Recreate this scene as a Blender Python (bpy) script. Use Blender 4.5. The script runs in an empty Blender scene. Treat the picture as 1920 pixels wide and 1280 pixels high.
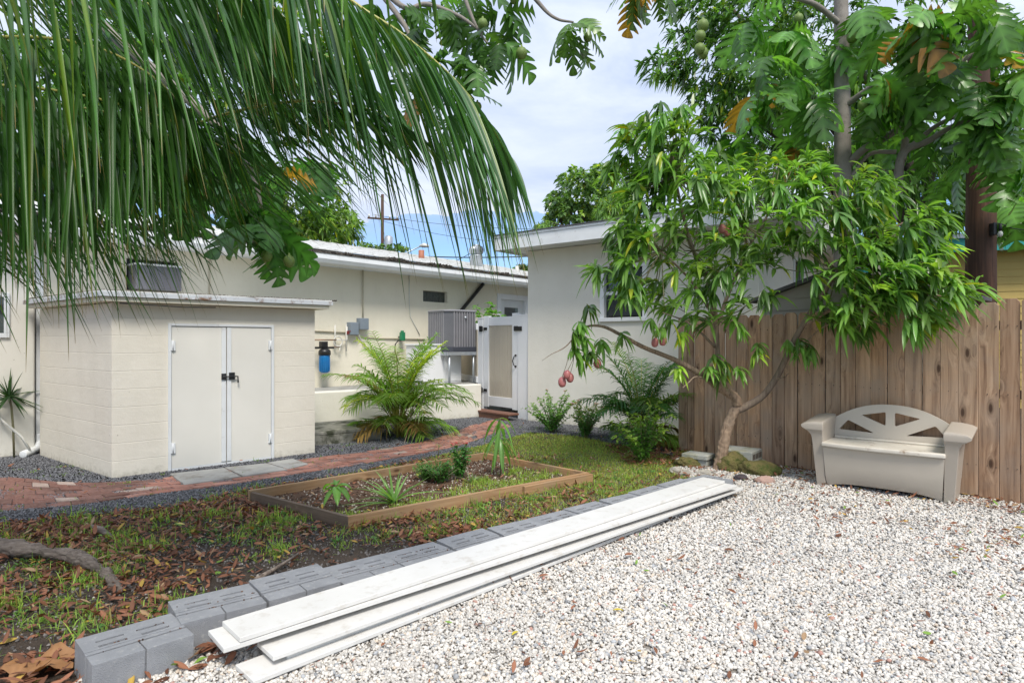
import bpy, bmesh, math, random
import numpy as np
from mathutils import Vector, Matrix
R = math.radians
random.seed(7); RS = np.random.RandomState(11)
SC = bpy.context.scene; COL = SC.collection
F = 1150.0; CH = 1.55
def G(px, py, z=0.0):
    Y = (CH-z)*F/(py-640.0); return Vector(((px-960)/F*Y, Y, z))
def P(px, py, Y): return Vector(((px-960)/F*Y, Y, CH-(py-640)/F*Y))
# ------------------------------------------------ materials
def mat(name):
    m = bpy.data.materials.new(name); m.use_nodes = True
    nt = m.node_tree; return m, nt, nt.nodes['Principled BSDF']
def nd(nt, t, **k):
    n = nt.nodes.new(t)
    for a, b in k.items():
        if a in n.inputs.keys(): n.inputs[a].default_value = b
        else: setattr(n, a, b)
    return n
def ramp(nt, src, stops):
    r = nt.nodes.new('ShaderNodeValToRGB'); e = r.color_ramp.elements
    while len(e) < len(stops): e.new(0.5)
    for i, (p, c) in enumerate(stops):
        e[i].position = p; e[i].color = (c[0], c[1], c[2], 1) if not isinstance(c, (int, float)) else (c, c, c, 1)
    nt.links.new(src, r.inputs[0]); return r
def coord(nt, scale=(1,1,1), rnd=False, kind='Object'):
    tc = nt.nodes.new('ShaderNodeTexCoord'); mp = nt.nodes.new('ShaderNodeMapping')
    mp.inputs['Scale'].default_value = scale
    nt.links.new(tc.outputs[kind], mp.inputs['Vector'])
    if rnd:
        oi = nt.nodes.new('ShaderNodeObjectInfo'); ml = nd(nt, 'ShaderNodeMath', operation='MULTIPLY'); ml.inputs[1].default_value = 37.0
        cb = nt.nodes.new('ShaderNodeCombineXYZ'); nt.links.new(oi.outputs['Random'], ml.inputs[0])
        for i in range(3): nt.links.new(ml.outputs[0], cb.inputs[i])
        nt.links.new(cb.outputs[0], mp.inputs['Location'])
    return mp.outputs[0]
def noise(nt, vec, sc, det=6, rough=.55, dist=0):
    n = nt.nodes.new('ShaderNodeTexNoise'); n.inputs['Scale'].default_value = sc; n.inputs['Detail'].default_value = det
    n.inputs['Roughness'].default_value = rough; n.inputs['Distortion'].default_value = dist
    nt.links.new(vec, n.inputs['Vector']); return n.outputs['Fac']
def mixc(nt, fac, a, b, mode='MIX'):
    m = nt.nodes.new('ShaderNodeMix'); m.data_type = 'RGBA'; m.blend_type = mode
    for s, v in ((m.inputs[0], fac), (m.inputs[6], a), (m.inputs[7], b)):
        if hasattr(v, 'is_linked'): nt.links.new(v, s)
        elif isinstance(v, (int, float)): s.default_value = v
        else: s.default_value = (v[0], v[1], v[2], 1)
    return m.outputs[2]
def bump(nt, h, st, dist, bs, prev=None):
    b = nt.nodes.new('ShaderNodeBump'); b.inputs['Strength'].default_value = st; b.inputs['Distance'].default_value = dist
    nt.links.new(h, b.inputs['Height'])
    if prev: nt.links.new(prev, b.inputs['Normal'])
    nt.links.new(b.outputs[0], bs.inputs['Normal']); return b.outputs[0]
def surf(name, c1, c2, sc=6, rough=.6, bsc=80, bst=.3, bd=.004, dirt=None, dsc=2.0, dth=(.55,.75), met=0, rnd=False, spec=.5, coat=0):
    m, nt, bs = mat(name); v = coord(nt, rnd=rnd)
    c = mixc(nt, ramp(nt, noise(nt, v, sc), [(.3, 0), (.7, 1)]).outputs[0], c1, c2)
    if dirt:
        f = ramp(nt, noise(nt, v, dsc, 10, .7), [(dth[0], 0), (dth[1], 1)])
        c = mixc(nt, f.outputs[0], c, dirt)
    nt.links.new(c, bs.inputs['Base Color']); bs.inputs['Roughness'].default_value = rough; bs.inputs['Metallic'].default_value = met
    bs.inputs['Specular IOR Level'].default_value = spec
    if bst: bump(nt, noise(nt, v, bsc, 4), bst, bd, bs)
    return m
M = {}
def wallmat(name, c1, c2, blocks=False, dirtz=True):
    m, nt, bs = mat(name); v = coord(nt)
    c = mixc(nt, ramp(nt, noise(nt, v, 1.3, 8, .65), [(.35, 0), (.68, 1)]).outputs[0], c1, c2)
    sep = nt.nodes.new('ShaderNodeSeparateXYZ'); nt.links.new(v, sep.inputs[0])
    # splashed dirt band low on the wall, broken by noise; vertical rain streaks
    st = coord(nt, (1.6, 1.6, .22)); sn = noise(nt, st, 2.2, 5, .6)
    c = mixc(nt, ramp(nt, sn, [(.50, 0), (.8, .13)]).outputs[0], c, (c1[0]*.62, c1[1]*.60, c1[2]*.55))
    a = nd(nt, 'ShaderNodeMath', operation='MULTIPLY_ADD'); a.inputs[1].default_value = -2.2; nt.links.new(sep.outputs[2], a.inputs[0])
    nt.links.new(noise(nt, v, 14, 8, .75), a.inputs[2])
    c = mixc(nt, ramp(nt, a.outputs[0], [(.30, 0), (.62, .6)]).outputs[0], c, (.30,.27,.20))
    sp = ramp(nt, noise(nt, v, 26, 3, .5), [(.72, 0), (.76, .7)]); c = mixc(nt, sp.outputs[0], c, (.25,.22,.18))
    n0 = bump(nt, noise(nt, v, 150, 5, .6), .35, .004, bs); n0 = bump(nt, noise(nt, v, 7, 4, .6), .25, .02, bs, n0)
    if blocks:
        cb = nt.nodes.new('ShaderNodeCombineXYZ'); nt.links.new(sep.outputs[0], cb.inputs[0]); wz = nd(nt, 'ShaderNodeMath', operation='MULTIPLY_ADD'); nt.links.new(noise(nt, v, 3.5, 3), wz.inputs[0]); wz.inputs[1].default_value = .022; nt.links.new(sep.outputs[2], wz.inputs[2]); nt.links.new(wz.outputs[0], cb.inputs[1])
        br = nt.nodes.new('ShaderNodeTexBrick'); nt.links.new(cb.outputs[0], br.inputs[0]); br.inputs['Scale'].default_value = 1
        br.inputs['Brick Width'].default_value = 60.0; br.inputs['Row Height'].default_value = .2035; br.inputs['Mortar Size'].default_value = .007
        br.inputs['Mortar Smooth'].default_value = 1.0
        cb2 = nt.nodes.new('ShaderNodeCombineXYZ'); nt.links.new(sep.outputs[0], cb2.inputs[0]); nt.links.new(sep.outputs[2], cb2.inputs[1])
        inv = nd(nt, 'ShaderNodeMath', operation='SUBTRACT'); inv.inputs[0].default_value = 1; nt.links.new(br.outputs['Fac'], inv.inputs[1])
        bump(nt, inv.outputs[0], .45, .004, bs, n0)
        c = mixc(nt, ramp(nt, br.outputs['Fac'], [(0, 0), (1, .10)]).outputs[0], c, (.36,.33,.27))
    nt.links.new(c, bs.inputs['Base Color']); bs.inputs['Roughness'].default_value = .75
    return m
M['cream'] = wallmat('cream_stucco', (.78,.735,.61), (.72,.675,.55))
M['cream2'] = wallmat('pale_stucco', (.77,.745,.67), (.72,.695,.62))
M['block'] = wallmat('painted_block', (.76,.715,.62), (.70,.655,.56), True)
M['white_trim'] = surf('white_trim', (.74,.76,.77), (.66,.68,.69), 4, .5, 60, .1, .002, (.34,.31,.27), 5, (.6,.82))
M['vinyl'] = surf('white_vinyl', (.80,.81,.83), (.76,.775,.79), 2, .35, 30, .03, .001)
M['vinyl_tan'] = surf('tan_vinyl', (.50,.45,.36), (.47,.42,.34), 2, .45, 30, .03, .001)
M['door_white'] = surf('door_paint', (.74,.72,.66), (.70,.68,.62), 2, .45, 40, .08, .002, (.42,.38,.30), 3, (.66,.9))
M['roofwhite'] = surf('roof_paint', (.72,.72,.70), (.55,.55,.53), 8, .6, 60, .3, .004, (.20,.18,.15), 4, (.56,.72))
M['debris'] = surf('roof_debris_and_shade', (.07,.06,.05), (.18,.15,.12), 40, .9, 60, 1, .02)  # dark tone also used to paint eave shade and shaded block cores
M['galv'] = surf('galvanized', (.50,.53,.56), (.38,.41,.44), 9, .42, 50, .1, .002, (.26,.15,.09), 5, (.62,.75), met=.6)
M['steel'] = surf('steel_box', (.22,.26,.30), (.18,.22,.26), 5, .45, 50, .1, .001)
M['acgrey'] = surf('ac_grey', (.165,.165,.185), (.14,.14,.158), 4, .4, 50, .05, .001)
M['aclight'] = surf('ac_cap', (.28,.28,.30), (.24,.24,.26), 4, .35, 50, .05, .001)
M['dark'] = surf('dark_plastic', (.012,.012,.013), (.02,.02,.022), 5, .4, 50, .1, .001)
M['brown'] = surf('brown_trex', (.19,.085,.055), (.14,.065,.045), 9, .6, 90, .3, .002)
M['copper'] = surf('copper_pipe', (.33,.20,.13), (.20,.16,.12), 20, .45, 50, .1, .001, met=.5)
M['pvc'] = surf('pvc', (.66,.66,.62), (.56,.55,.50), 10, .4, 50, .05, .001)
M['blue'] = surf('blue_housing', (.015,.20,.52), (.012,.17,.46), 10, .3, 50, .05, .001)
M['green'] = surf('green_plastic', (.02,.22,.10), (.02,.18,.08), 10, .35, 50, .05, .001)
M['cmu'] = surf('grey_concrete_block', (.315,.325,.345), (.245,.255,.272), 9, .92, 260, 1.0, .006, (.40,.40,.40), 34, (.56,.70), rnd=True)
M['cmu_light'] = surf('pale_concrete_block', (.42,.42,.36), (.30,.31,.29), 14, .92, 240, .7, .005, (.24,.24,.13), 5, (.5,.68), rnd=True)
M['steps'] = surf('mossy_concrete', (.34,.33,.29), (.17,.165,.14), 5, .9, 130, .6, .006, (.045,.05,.03), 3.2, (.48,.62))
M['slab'] = surf('slab_concrete', (.36,.36,.34), (.26,.26,.25), 6, .9, 130, .5, .004, (.17,.15,.12), 4, (.52,.7))
M['plastic'] = surf('taupe_plastic', (.43,.38,.32), (.40,.355,.30), 3, .5, 240, .25, .0015, (.26,.23,.19), 4, (.62,.82))
M['plastic2'] = surf('taupe_plastic_light', (.54,.485,.41), (.50,.45,.38), 3, .45, 240, .25, .0015, (.30,.27,.22), 4, (.64,.84))
M['lid'] = surf('bench_lid', (.70,.66,.58), (.58,.53,.45), 5, .42, 240, .25, .0015, (.27,.19,.12), 7, (.58,.72))
M['moss'] = surf('mossy_rock', (.10,.085,.03), (.22,.18,.06), 16, .95, 50, 1, .03, (.055,.075,.012), 8, (.45,.6))
M['rock'] = surf('pale_rock', (.42,.39,.33), (.26,.24,.21), 12, .9, 60, .8, .01, (.18,.17,.09), 6, (.55,.7), rnd=True)
M['rockdark'] = surf('dark_rock', (.035,.028,.032), (.07,.055,.06), 12, .8, 60, .8, .01)
M['pink'] = surf('pink_stone', (.44,.29,.24), (.34,.23,.19), 12, .9, 60, .6, .008)
M['teal'] = surf('teal_paint', (.02,.32,.30), (.02,.28,.27), 5, .5, 50, .1, .002)
M['cond'] = surf('conduit_paint', (.55,.50,.39), (.50,.45,.34), 10, .6, 50, .1, .001)
def clapmat(name, col, rh):
    m, nt, bs = mat(name); v = coord(nt); c = mixc(nt, noise(nt, v, 4), col, tuple(x*.85 for x in col))
    nt.links.new(c, bs.inputs['Base Color']); bs.inputs['Roughness'].default_value = .6; return m
M['yellow'] = clapmat('yellow_siding', (.60,.44,.13), .15)
M['siding'] = clapmat('grey_siding', (.40,.37,.32), .15)
M['shingle'] = surf('dark_roof', (.10,.10,.11), (.06,.06,.065), 8, .8, 60, .6, .01)
def glassmat(name, col=(.02,.03,.035)):
    m, nt, bs = mat(name); bs.inputs['Base Color'].default_value = (*col, 1); bs.inputs['Roughness'].default_value = .06
    bs.inputs['Specular IOR Level'].default_value = .9; return m
M['glass'] = glassmat('window_glass')
def gbmat():
    m, nt, bs = mat('glass_block'); v = coord(nt, (4,4,1)); f = noise(nt, v, 14, 4, .6, 2)
    c = ramp(nt, f, [(.3, (.02,.025,.022)), (.55, (.07,.08,.07)), (.75, (.16,.17,.14))]); nt.links.new(c.outputs[0], bs.inputs['Base Color'])
    bs.inputs['Roughness'].default_value = .2; bump(nt, f, .6, .01, bs); return m
M['glassblock'] = gbmat()
def woodmat(name, cols, sc=1.0, axis=2, knots=True, grey=None, rough=.8):
    # grain stretched along one axis, growth lines bent round knots
    m, nt, bs = mat(name); s = [26*sc]*3; s[axis] = 1.1*sc
    v = coord(nt, (1,1,1), True); mp = nt.nodes.new('ShaderNodeMapping'); mp.inputs['Scale'].default_value = s
    sx_ = nt.nodes.new('ShaderNodeSeparateXYZ'); nt.links.new(v, sx_.inputs[0]); ck = nt.nodes.new('ShaderNodeCombineXYZ')
    for ii, (src, k_) in enumerate(((2 if axis == 0 else 0, 4.2*sc), (axis, 1.55*sc))):
        ml_ = nd(nt, 'ShaderNodeMath', operation='MULTIPLY'); ml_.inputs[1].default_value = k_; nt.links.new(sx_.outputs[src], ml_.inputs[0]); nt.links.new(ml_.outputs[0], ck.inputs[ii])
    vo = nt.nodes.new('ShaderNodeTexVoronoi'); vo.voronoi_dimensions = '2D'; vo.inputs['Scale'].default_value = 1.0; nt.links.new(ck.outputs[0], vo.inputs['Vector'])
    msk = nt.nodes.new('ShaderNodeSeparateColor'); nt.links.new(vo.outputs['Color'], msk.inputs[0]); mk_ = ramp(nt, msk.outputs[0], [(.60, 0), (.64, 1)])
    kn = ramp(nt, vo.outputs['Distance'], [(.0, 1), (.085, .95), (.15, .35), (.34, 0)])
    vm = nd(nt, 'ShaderNodeVectorMath', operation='MULTIPLY_ADD'); nt.links.new(v, mp.inputs[0])
    nt.links.new(kn.outputs[0], vm.inputs[0]); vm.inputs[1].default_value = (1.6,1.6,1.6) if knots else (0,0,0); nt.links.new(mp.outputs[0], vm.inputs[2])
    g = noise(nt, vm.outputs[0], 1.0, 8, .62, .4)
    c = ramp(nt, g, [(.28, cols[0]), (.5, cols[1]), (.72, cols[2])]).outputs[0]
    oi = nt.nodes.new('ShaderNodeObjectInfo')
    tint = ramp(nt, oi.outputs['Random'], [(0, (.70,.66,.65)), (.3, (1.05,.93,.82)), (.6, (.88,.86,.86)), (.8, (1.12,1.0,.90)), (1, (.80,.80,.82))]).outputs[0]
    c = mixc(nt, 1.0, c, tint, 'MULTIPLY')
    big = ramp(nt, noise(nt, v, 2.2, 5, .6), [(.42, 0), (.68, .7)]).outputs[0]
    if grey: c = mixc(nt, big, c, grey)
    kf = nd(nt, 'ShaderNodeMath', operation='MULTIPLY'); nt.links.new(ramp(nt, vo.outputs['Distance'], [(.0, .95), (.05, .9), (.085, .35), (.2, .0)]).outputs[0], kf.inputs[0]); nt.links.new(mk_.outputs[0], kf.inputs[1])
    if knots: c = mixc(nt, kf.outputs[0], c, (cols[0][0]*.32, cols[0][1]*.26, cols[0][2]*.22))
    nt.links.new(c, bs.inputs['Base Color']); bs.inputs['Roughness'].default_value = rough; bump(nt, g, .5, .003, bs); return m
M['picket'] = woodmat('weathered_pine', [(.15,.08,.048), (.44,.295,.19), (.64,.465,.325)], 1.0, 2, True, (.34,.265,.205))
M['bedwood'] = woodmat('bed_pine', [(.26,.145,.065), (.40,.245,.12), (.50,.33,.18)], 1.2, 0, True, (.29,.22,.14))
M['bedgrey'] = woodmat('bed_grey', [(.10,.075,.055), (.17,.13,.10), (.24,.19,.15)], 1.2, 0, True, (.08,.07,.055))
M['pole'] = woodmat('pole_wood', [(.020,.010,.007), (.085,.042,.026), (.17,.095,.06)], 1.4, 2, False, (.05,.028,.02))
M['board'] = surf('white_board', (.69,.68,.655), (.63,.62,.59), 3, .5, 60, .12, .002, (.42,.37,.30), 9, (.54,.84), rnd=True)
M['bark'] = woodmat('mango_bark', [(.09,.062,.045), (.27,.205,.15), (.40,.325,.25)], 1.6, 2, False, (.20,.155,.115))
M['bark2'] = surf('smooth_grey_bark', (.28,.25,.22), (.20,.18,.155), 7, .8, 60, .5, .008, (.13,.115,.095), 9, (.55,.7))
M['barkdark'] = surf('dark_bark', (.09,.07,.055), (.05,.04,.03), 18, .9, 45, 1, .02)
M['root'] = woodmat('root_bark', [(.05,.04,.032), (.21,.175,.145), (.40,.36,.31)], 2.0, 0, False, (.16,.13,.105))
def colmat(name, rough=.45, trans=.35, spec=.5, tcol=(1.25,1.5,.45), bmp=0):
    m, nt, bs = mat(name); at = nt.nodes.new('ShaderNodeAttribute'); at.attribute_name = 'Col'
    nt.links.new(at.outputs['Color'], bs.inputs['Base Color']); bs.inputs['Roughness'].default_value = rough
    bs.inputs['Specular IOR Level'].default_value = spec
    if bmp: bump(nt, noise(nt, coord(nt), 300, 3), bmp, .003, bs)
    if trans:
        tr = nt.nodes.new('ShaderNodeBsdfTranslucent'); c = mixc(nt, 1.0, at.outputs['Color'], tcol, 'MULTIPLY'); nt.links.new(c, tr.inputs[0])
        mx = nt.nodes.new('ShaderNodeMixShader'); mx.inputs[0].default_value = trans
        nt.links.new(bs.outputs[0], mx.inputs[1]); nt.links.new(tr.outputs[0], mx.inputs[2])
        nt.links.new(mx.outputs[0], nt.nodes['Material Output'].inputs['Surface'])
    return m
M['leaf'] = colmat('leaf', .30, .36, .5, (1.9,2.1,.7))
M['palm'] = colmat('palm_leaf', .36, .3, .5, (1.8,2.1,.6))
M['grass'] = colmat('grass_blade', .55, .4, .3, (1.5,1.7,.7))
M['litter'] = colmat('dry_leaf', .6, .15, .3, (1.5,1.1,.6))
M['pebble'] = colmat('pebble', .75, 0, .4, bmp=.3)
M['grit'] = colmat('grit', .8, 0, .35)
M['fruit'] = surf('mango_skin', (.36,.10,.12), (.42,.15,.13), 8, .42, 60, .05, .001, (.30,.22,.20), 30, (.6,.75))
M['gfruit'] = surf('breadfruit_skin', (.17,.24,.05), (.12,.19,.04), 8, .55, 90, .7, .004)
M['stalk'] = surf('stalk', (.24,.17,.08), (.18,.13,.07), 12, .6, 60, .2, .001)
M['twig'] = surf('green_twig', (.16,.17,.08), (.20,.16,.09), 12, .6, 60, .2, .001)
M['rachis'] = surf('rachis', (.42,.37,.08), (.28,.30,.06), 6, .4, 60, .1, .001)
M['red'] = surf('red_petals', (.62,.02,.03), (.5,.015,.02), 12, .5, 60, .1, .001)
M['orange'] = surf('orange_petals', (.70,.22,.10), (.6,.16,.08), 12, .5, 60, .1, .001)
def brickmat():
    m, nt, bs = mat('clay_paver'); at = nt.nodes.new('ShaderNodeAttribute'); at.attribute_name = 'Col'; v = coord(nt)
    c = mixc(nt, ramp(nt, noise(nt, v, 30, 6, .7), [(.35, 0), (.75, .6)]).outputs[0], at.outputs['Color'], (.36,.20,.15))
    c = mixc(nt, ramp(nt, noise(nt, v, 3.0, 8, .7), [(.48, 0), (.66, .75)]).outputs[0], c, (.11,.065,.05))
    nt.links.new(c, bs.inputs['Base Color']); bs.inputs['Roughness'].default_value = .8; bump(nt, noise(nt, v, 90, 5), .5, .004, bs); return m
M['brick'] = brickmat()
def groundmat(name, stops, sc=3, fine=60, bd=.02, rough=.95, spec=.2):
    m, nt, bs = mat(name); v = coord(nt)
    a = nd(nt, 'ShaderNodeMath', operation='MULTIPLY_ADD'); nt.links.new(noise(nt, v, fine, 6, .75), a.inputs[0]); a.inputs[1].default_value = .6
    b = nd(nt, 'ShaderNodeMath', operation='MULTIPLY'); nt.links.new(noise(nt, v, sc, 6, .6), b.inputs[0]); b.inputs[1].default_value = .45; nt.links.new(b.outputs[0], a.inputs[2])
    c = ramp(nt, a.outputs[0], stops); nt.links.new(c.outputs[0], bs.inputs['Base Color']); bs.inputs['Roughness'].default_value = rough
    bs.inputs['Specular IOR Level'].default_value = spec
    bump(nt, noise(nt, v, fine*1.4, 5, .7), 1, bd, bs); return m
M['soil'] = groundmat('soil', [(.3, (.025,.021,.018)), (.5, (.075,.058,.045)), (.62, (.13,.10,.078)), (.75, (.20,.165,.13))], 2, 70)
M['dgravel'] = groundmat('dark_gravel', [(.3, (.03,.031,.034)), (.5, (.085,.089,.098)), (.75, (.17,.175,.19))], 4, 120)
M['wgravel'] = groundmat('gravel_bed', [(.3, (.16,.145,.13)), (.5, (.40,.37,.33)), (.7, (.58,.55,.51))], 3, 60)
M['mulch'] = groundmat('mulch_soil', [(.3, (.03,.018,.012)), (.5, (.12,.07,.045)), (.7, (.24,.17,.12))], 5, 60)
# ------------------------------------------------ object helpers
def tag(o, label=None, cat=None, group=None, kind=None):
    if label: o['label'] = label
    if cat: o['category'] = cat
    if group: o['group'] = group
    if kind: o['kind'] = kind
    return o
def thing(name, label, cat, loc=(0,0,0), rz=0, group=None):
    o = bpy.data.objects.new(name, None); COL.objects.link(o); o.location = loc; o.rotation_euler = (0,0,R(rz)); o.empty_display_size = .1
    return tag(o, label, cat, group)
def link(name, me, m, parent=None, loc=None, rz=0):
    o = bpy.data.objects.new(name, me); COL.objects.link(o)
    if m: me.materials.append(m)
    if parent: o.parent = parent
    if loc is not None: o.location = loc
    if rz: o.rotation_euler = (0,0,R(rz))
    return o
class MB:
    def __init__(s): s.v = []; s.f = []; s.sm = []
    def add(s, V, Fc, smooth=False):
        b = len(s.v); s.v += [tuple(p) for p in V]; s.f += [tuple(i+b for i in f) for f in Fc]; s.sm += [smooth]*len(Fc); return s
    def box(s, x0, x1, y0, y1, z0, z1, mtx=None):
        V = [Vector((x, y, z)) for z in (z0, z1) for y in (y0, y1) for x in (x0, x1)]
        if mtx: V = [mtx @ p for p in V]
        return s.add(V, [(0,2,3,1), (4,5,7,6), (0,1,5,4), (2,6,7,3), (0,4,6,2), (1,3,7,5)])
    def hexa(s, q, h):   # quad ring q (4 bottom pts), 4 top pts h
        return s.add(list(q)+list(h), [(3,2,1,0), (4,5,6,7), (0,1,5,4), (1,2,6,5), (2,3,7,6), (3,0,4,7)])
    def prism(s, poly, vec):
        n = len(poly); V = [Vector(p) for p in poly]; W = [p+Vector(vec) for p in V]
        return s.add(V+W, [tuple(reversed(range(n))), tuple(range(n, 2*n))]+[(i, (i+1) % n, n+(i+1) % n, n+i) for i in range(n)])
    def tube(s, pts, rad, n=10, cap=True, wob=0):
        pts = [Vector(p) for p in pts]
        if isinstance(rad, (int, float)): rad = [rad]*len(pts)
        V = []; fc = []; ref = None
        for i, p in enumerate(pts):
            t = (pts[min(i+1, len(pts)-1)]-pts[max(i-1, 0)]).normalized()
            if ref is None: ref = Vector((0,0,1)) if abs(t.z) < .9 else Vector((1,0,0))
            a = t.cross(ref).normalized(); b = a.cross(t).normalized(); ref = b
            for k in range(n):
                an = 2*math.pi*k/n; r = rad[i]*(1+wob*random.uniform(-1, 1)); V.append(p+(a*math.cos(an)+b*math.sin(an))*r)
        for i in range(len(pts)-1):
            for k in range(n): fc.append((i*n+k, i*n+(k+1) % n, (i+1)*n+(k+1) % n, (i+1)*n+k))
        if cap: fc.append(tuple(reversed(range(n)))); fc.append(tuple(range((len(pts)-1)*n, len(pts)*n)))
        return s.add(V, fc, True)
    def cyl(s, p0, p1, r, n=16): 
        s.tube([p0, p1], r, n); return s
    def lathe(s, c, prof, n=20, ax='z'):
        V = []; fc = []; c = Vector(c)
        for (r, z) in prof:
            for k in range(n):
                a = 2*math.pi*k/n; V.append(c+Vector((r*math.cos(a), r*math.sin(a), z)))
        for i in range(len(prof)-1):
            for k in range(n): fc.append((i*n+k, i*n+(k+1) % n, (i+1)*n+(k+1) % n, (i+1)*n+k))
        fc.append(tuple(reversed(range(n)))); fc.append(tuple(range((len(prof)-1)*n, len(prof)*n)))
        return s.add(V, fc, True)
    def build(s, name, m, parent=None, loc=None, rz=0, bev=0, seg=2):
        me = bpy.data.meshes.new(name); me.from_pydata(s.v, [], s.f); me.polygons.foreach_set('use_smooth', s.sm); me.update()
        o = link(name, me, m, parent, loc, rz)
        if bev:
            b = o.modifiers.new('bevel', 'BEVEL'); b.width = bev; b.segments = seg; b.limit_method = 'ANGLE'; b.angle_limit = R(40)
        return o
def npmesh(name, V, Q, C, m, parent=None, smooth=True, k=4, loc=None):
    me = bpy.data.meshes.new(name); nv = len(V); nf = len(Q)
    me.vertices.add(nv); me.vertices.foreach_set('co', np.asarray(V, np.float32).ravel())
    me.loops.add(nf*k); me.loops.foreach_set('vertex_index', np.asarray(Q, np.int32).ravel())
    me.polygons.add(nf); me.polygons.foreach_set('loop_start', np.arange(nf, dtype=np.int32)*k)
    try: me.polygons.foreach_set('loop_total', np.full(nf, k, np.int32))
    except Exception: pass
    me.update(calc_edges=True)
    me.polygons.foreach_set('use_smooth', np.full(nf, smooth))
    a = me.color_attributes.new('Col', 'FLOAT_COLOR', 'POINT'); c4 = np.ones((nv, 4), np.float32); c4[:, :3] = C; a.data.foreach_set('color', c4.ravel())
    return link(name, me, m, parent, loc)
def unit(a): return a/np.maximum(np.linalg.norm(a, axis=-1, keepdims=True), 1e-9)
def ribbons(P0, D, L, W, g, col, nseg=5, prof=None, fold=.25, rib=1.3, roll=0.0, curl=None):
    """leaf blades: start, direction, length, width, droop, colour per blade -> (V, Q, C)"""
    N = len(P0); P0 = np.asarray(P0, float); D = unit(np.asarray(D, float))
    L = np.broadcast_to(L, (N,)); W = np.broadcast_to(W, (N,)); g = np.broadcast_to(g, (N,)); col = np.broadcast_to(col, (N, 3))
    t = np.linspace(0, 1, nseg+1)
    if prof is None: prof = np.sin(np.pi*np.clip(t*.96+.04, 0, 1))**.8
    prof = np.asarray(prof)
    off = D[:, None, :]*t[None, :, None]; off = off+np.array([0,0,-1.0])*(g[:, None]*t[None, :]**2)[..., None]
    pts = P0[:, None, :]+off*L[:, None, None]
    T = unit(np.gradient(pts, axis=1))
    up = np.array([0,0,1.0]); S0 = np.cross(D, up); bad = np.linalg.norm(S0, axis=1) < .15
    if bad.any(): S0[bad] = np.cross(D[bad], RS.normal(size=(bad.sum(), 3)))
    S0 = unit(S0); N0 = unit(np.cross(S0, D)); rl = np.broadcast_to(roll, (N,))
    S = S0*np.cos(rl)[:, None]+N0*np.sin(rl)[:, None]
    S = np.repeat(S[:, None, :], nseg+1, 1); S = unit(S-T*np.sum(S*T, -1, keepdims=True)); Nn = np.cross(S, T)
    hw = (W[:, None]*prof[None, :]*.5)[..., None]
    if fold is None:
        V = np.stack([pts-S*hw, pts+S*hw], 2); nc = 2; cm = np.ones(2)
    else:
        V = np.stack([pts-S*hw+Nn*hw*fold*2, pts, pts+S*hw+Nn*hw*fold*2], 2); nc = 3; cm = np.array([1, rib, 1])
    base = np.arange(N)[:, None, None]*(nseg+1)*nc; i = np.arange(nseg)[None, :, None]; j = np.arange(nc-1)[None, None, :]
    a = base+i*nc+j; Q = np.stack([a, a+1, a+nc+1, a+nc], -1).reshape(-1, 4)
    C = (col[:, None, None, :]*cm[None, None, :, None])*np.ones((1, nseg+1, 1, 1))
    return V.reshape(-1, 3), Q, C.reshape(-1, 3)
def merge(parts):
    V = []; Q = []; C = []; b = 0
    for v, q, c in parts: V.append(v); Q.append(q+b); C.append(c); b += len(v)
    return np.concatenate(V), np.concatenate(Q), np.concatenate(C)
def instances(tv, tf, tc, pos, rot, scl, col):
    """template verts/faces/vertex tint repeated; rot (N,3,3), scl (N,) or (N,3)"""
    N = len(pos); scl = np.asarray(scl); scl = scl[:, None] if scl.ndim == 1 else scl
    V = np.einsum('nij,nkj->nki', rot, tv[None]*scl[:, None, :])+np.asarray(pos)[:, None, :]
    Q = (tf[None]+(np.arange(N)*len(tv))[:, None, None]).reshape(-1, tf.shape[1])
    C = np.asarray(col)[:, None, :]*tc[None, :, None]
    return V.reshape(-1, 3), Q, C.reshape(-1, 3)
def rotz_tilt(N, tilt=.3, rs=RS):
    a = rs.uniform(0, 2*np.pi, N); b = rs.normal(0, tilt, N); c = rs.normal(0, tilt, N)
    ca, sa, cb, sb, cc, sc = np.cos(a), np.sin(a), np.cos(b), np.sin(b), np.cos(c), np.sin(c); o = np.zeros(N); l = np.ones(N)
    Rz = np.array([[ca,-sa,o],[sa,ca,o],[o,o,l]]).transpose(2,0,1); Rx = np.array([[l,o,o],[o,cb,-sb],[o,sb,cb]]).transpose(2,0,1)
    Ry = np.array([[cc,o,sc],[o,l,o],[-sc,o,cc]]).transpose(2,0,1); return Rz@Rx@Ry
def frames(D, roll=None, up=(0,0,1)):
    """rotation matrices whose +x runs along D and +z is as near up as it gets"""
    D = unit(np.asarray(D, float)); y = np.cross(np.array(up, float), D); b = np.linalg.norm(y, axis=1) < .05; y[b] = (0,1,0); y = unit(y); z = np.cross(D, y)
    if roll is not None:
        c, s = np.cos(roll)[:, None], np.sin(roll)[:, None]; y, z = y*c+z*s, z*c-y*s
    return np.stack([D, y, z], -1)
def inpoly(x, y, poly):
    r = np.zeros(len(x), bool); n = len(poly)
    for i in range(n):
        x0, y0 = poly[i][0], poly[i][1]; x1, y1 = poly[(i+1) % n][0], poly[(i+1) % n][1]
        c = ((y0 > y) != (y1 > y)); xi = (x1-x0)*(y-y0)/((y1-y0) if y1 != y0 else 1e-9)+x0; r ^= c & (x < xi)
    return r
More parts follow.
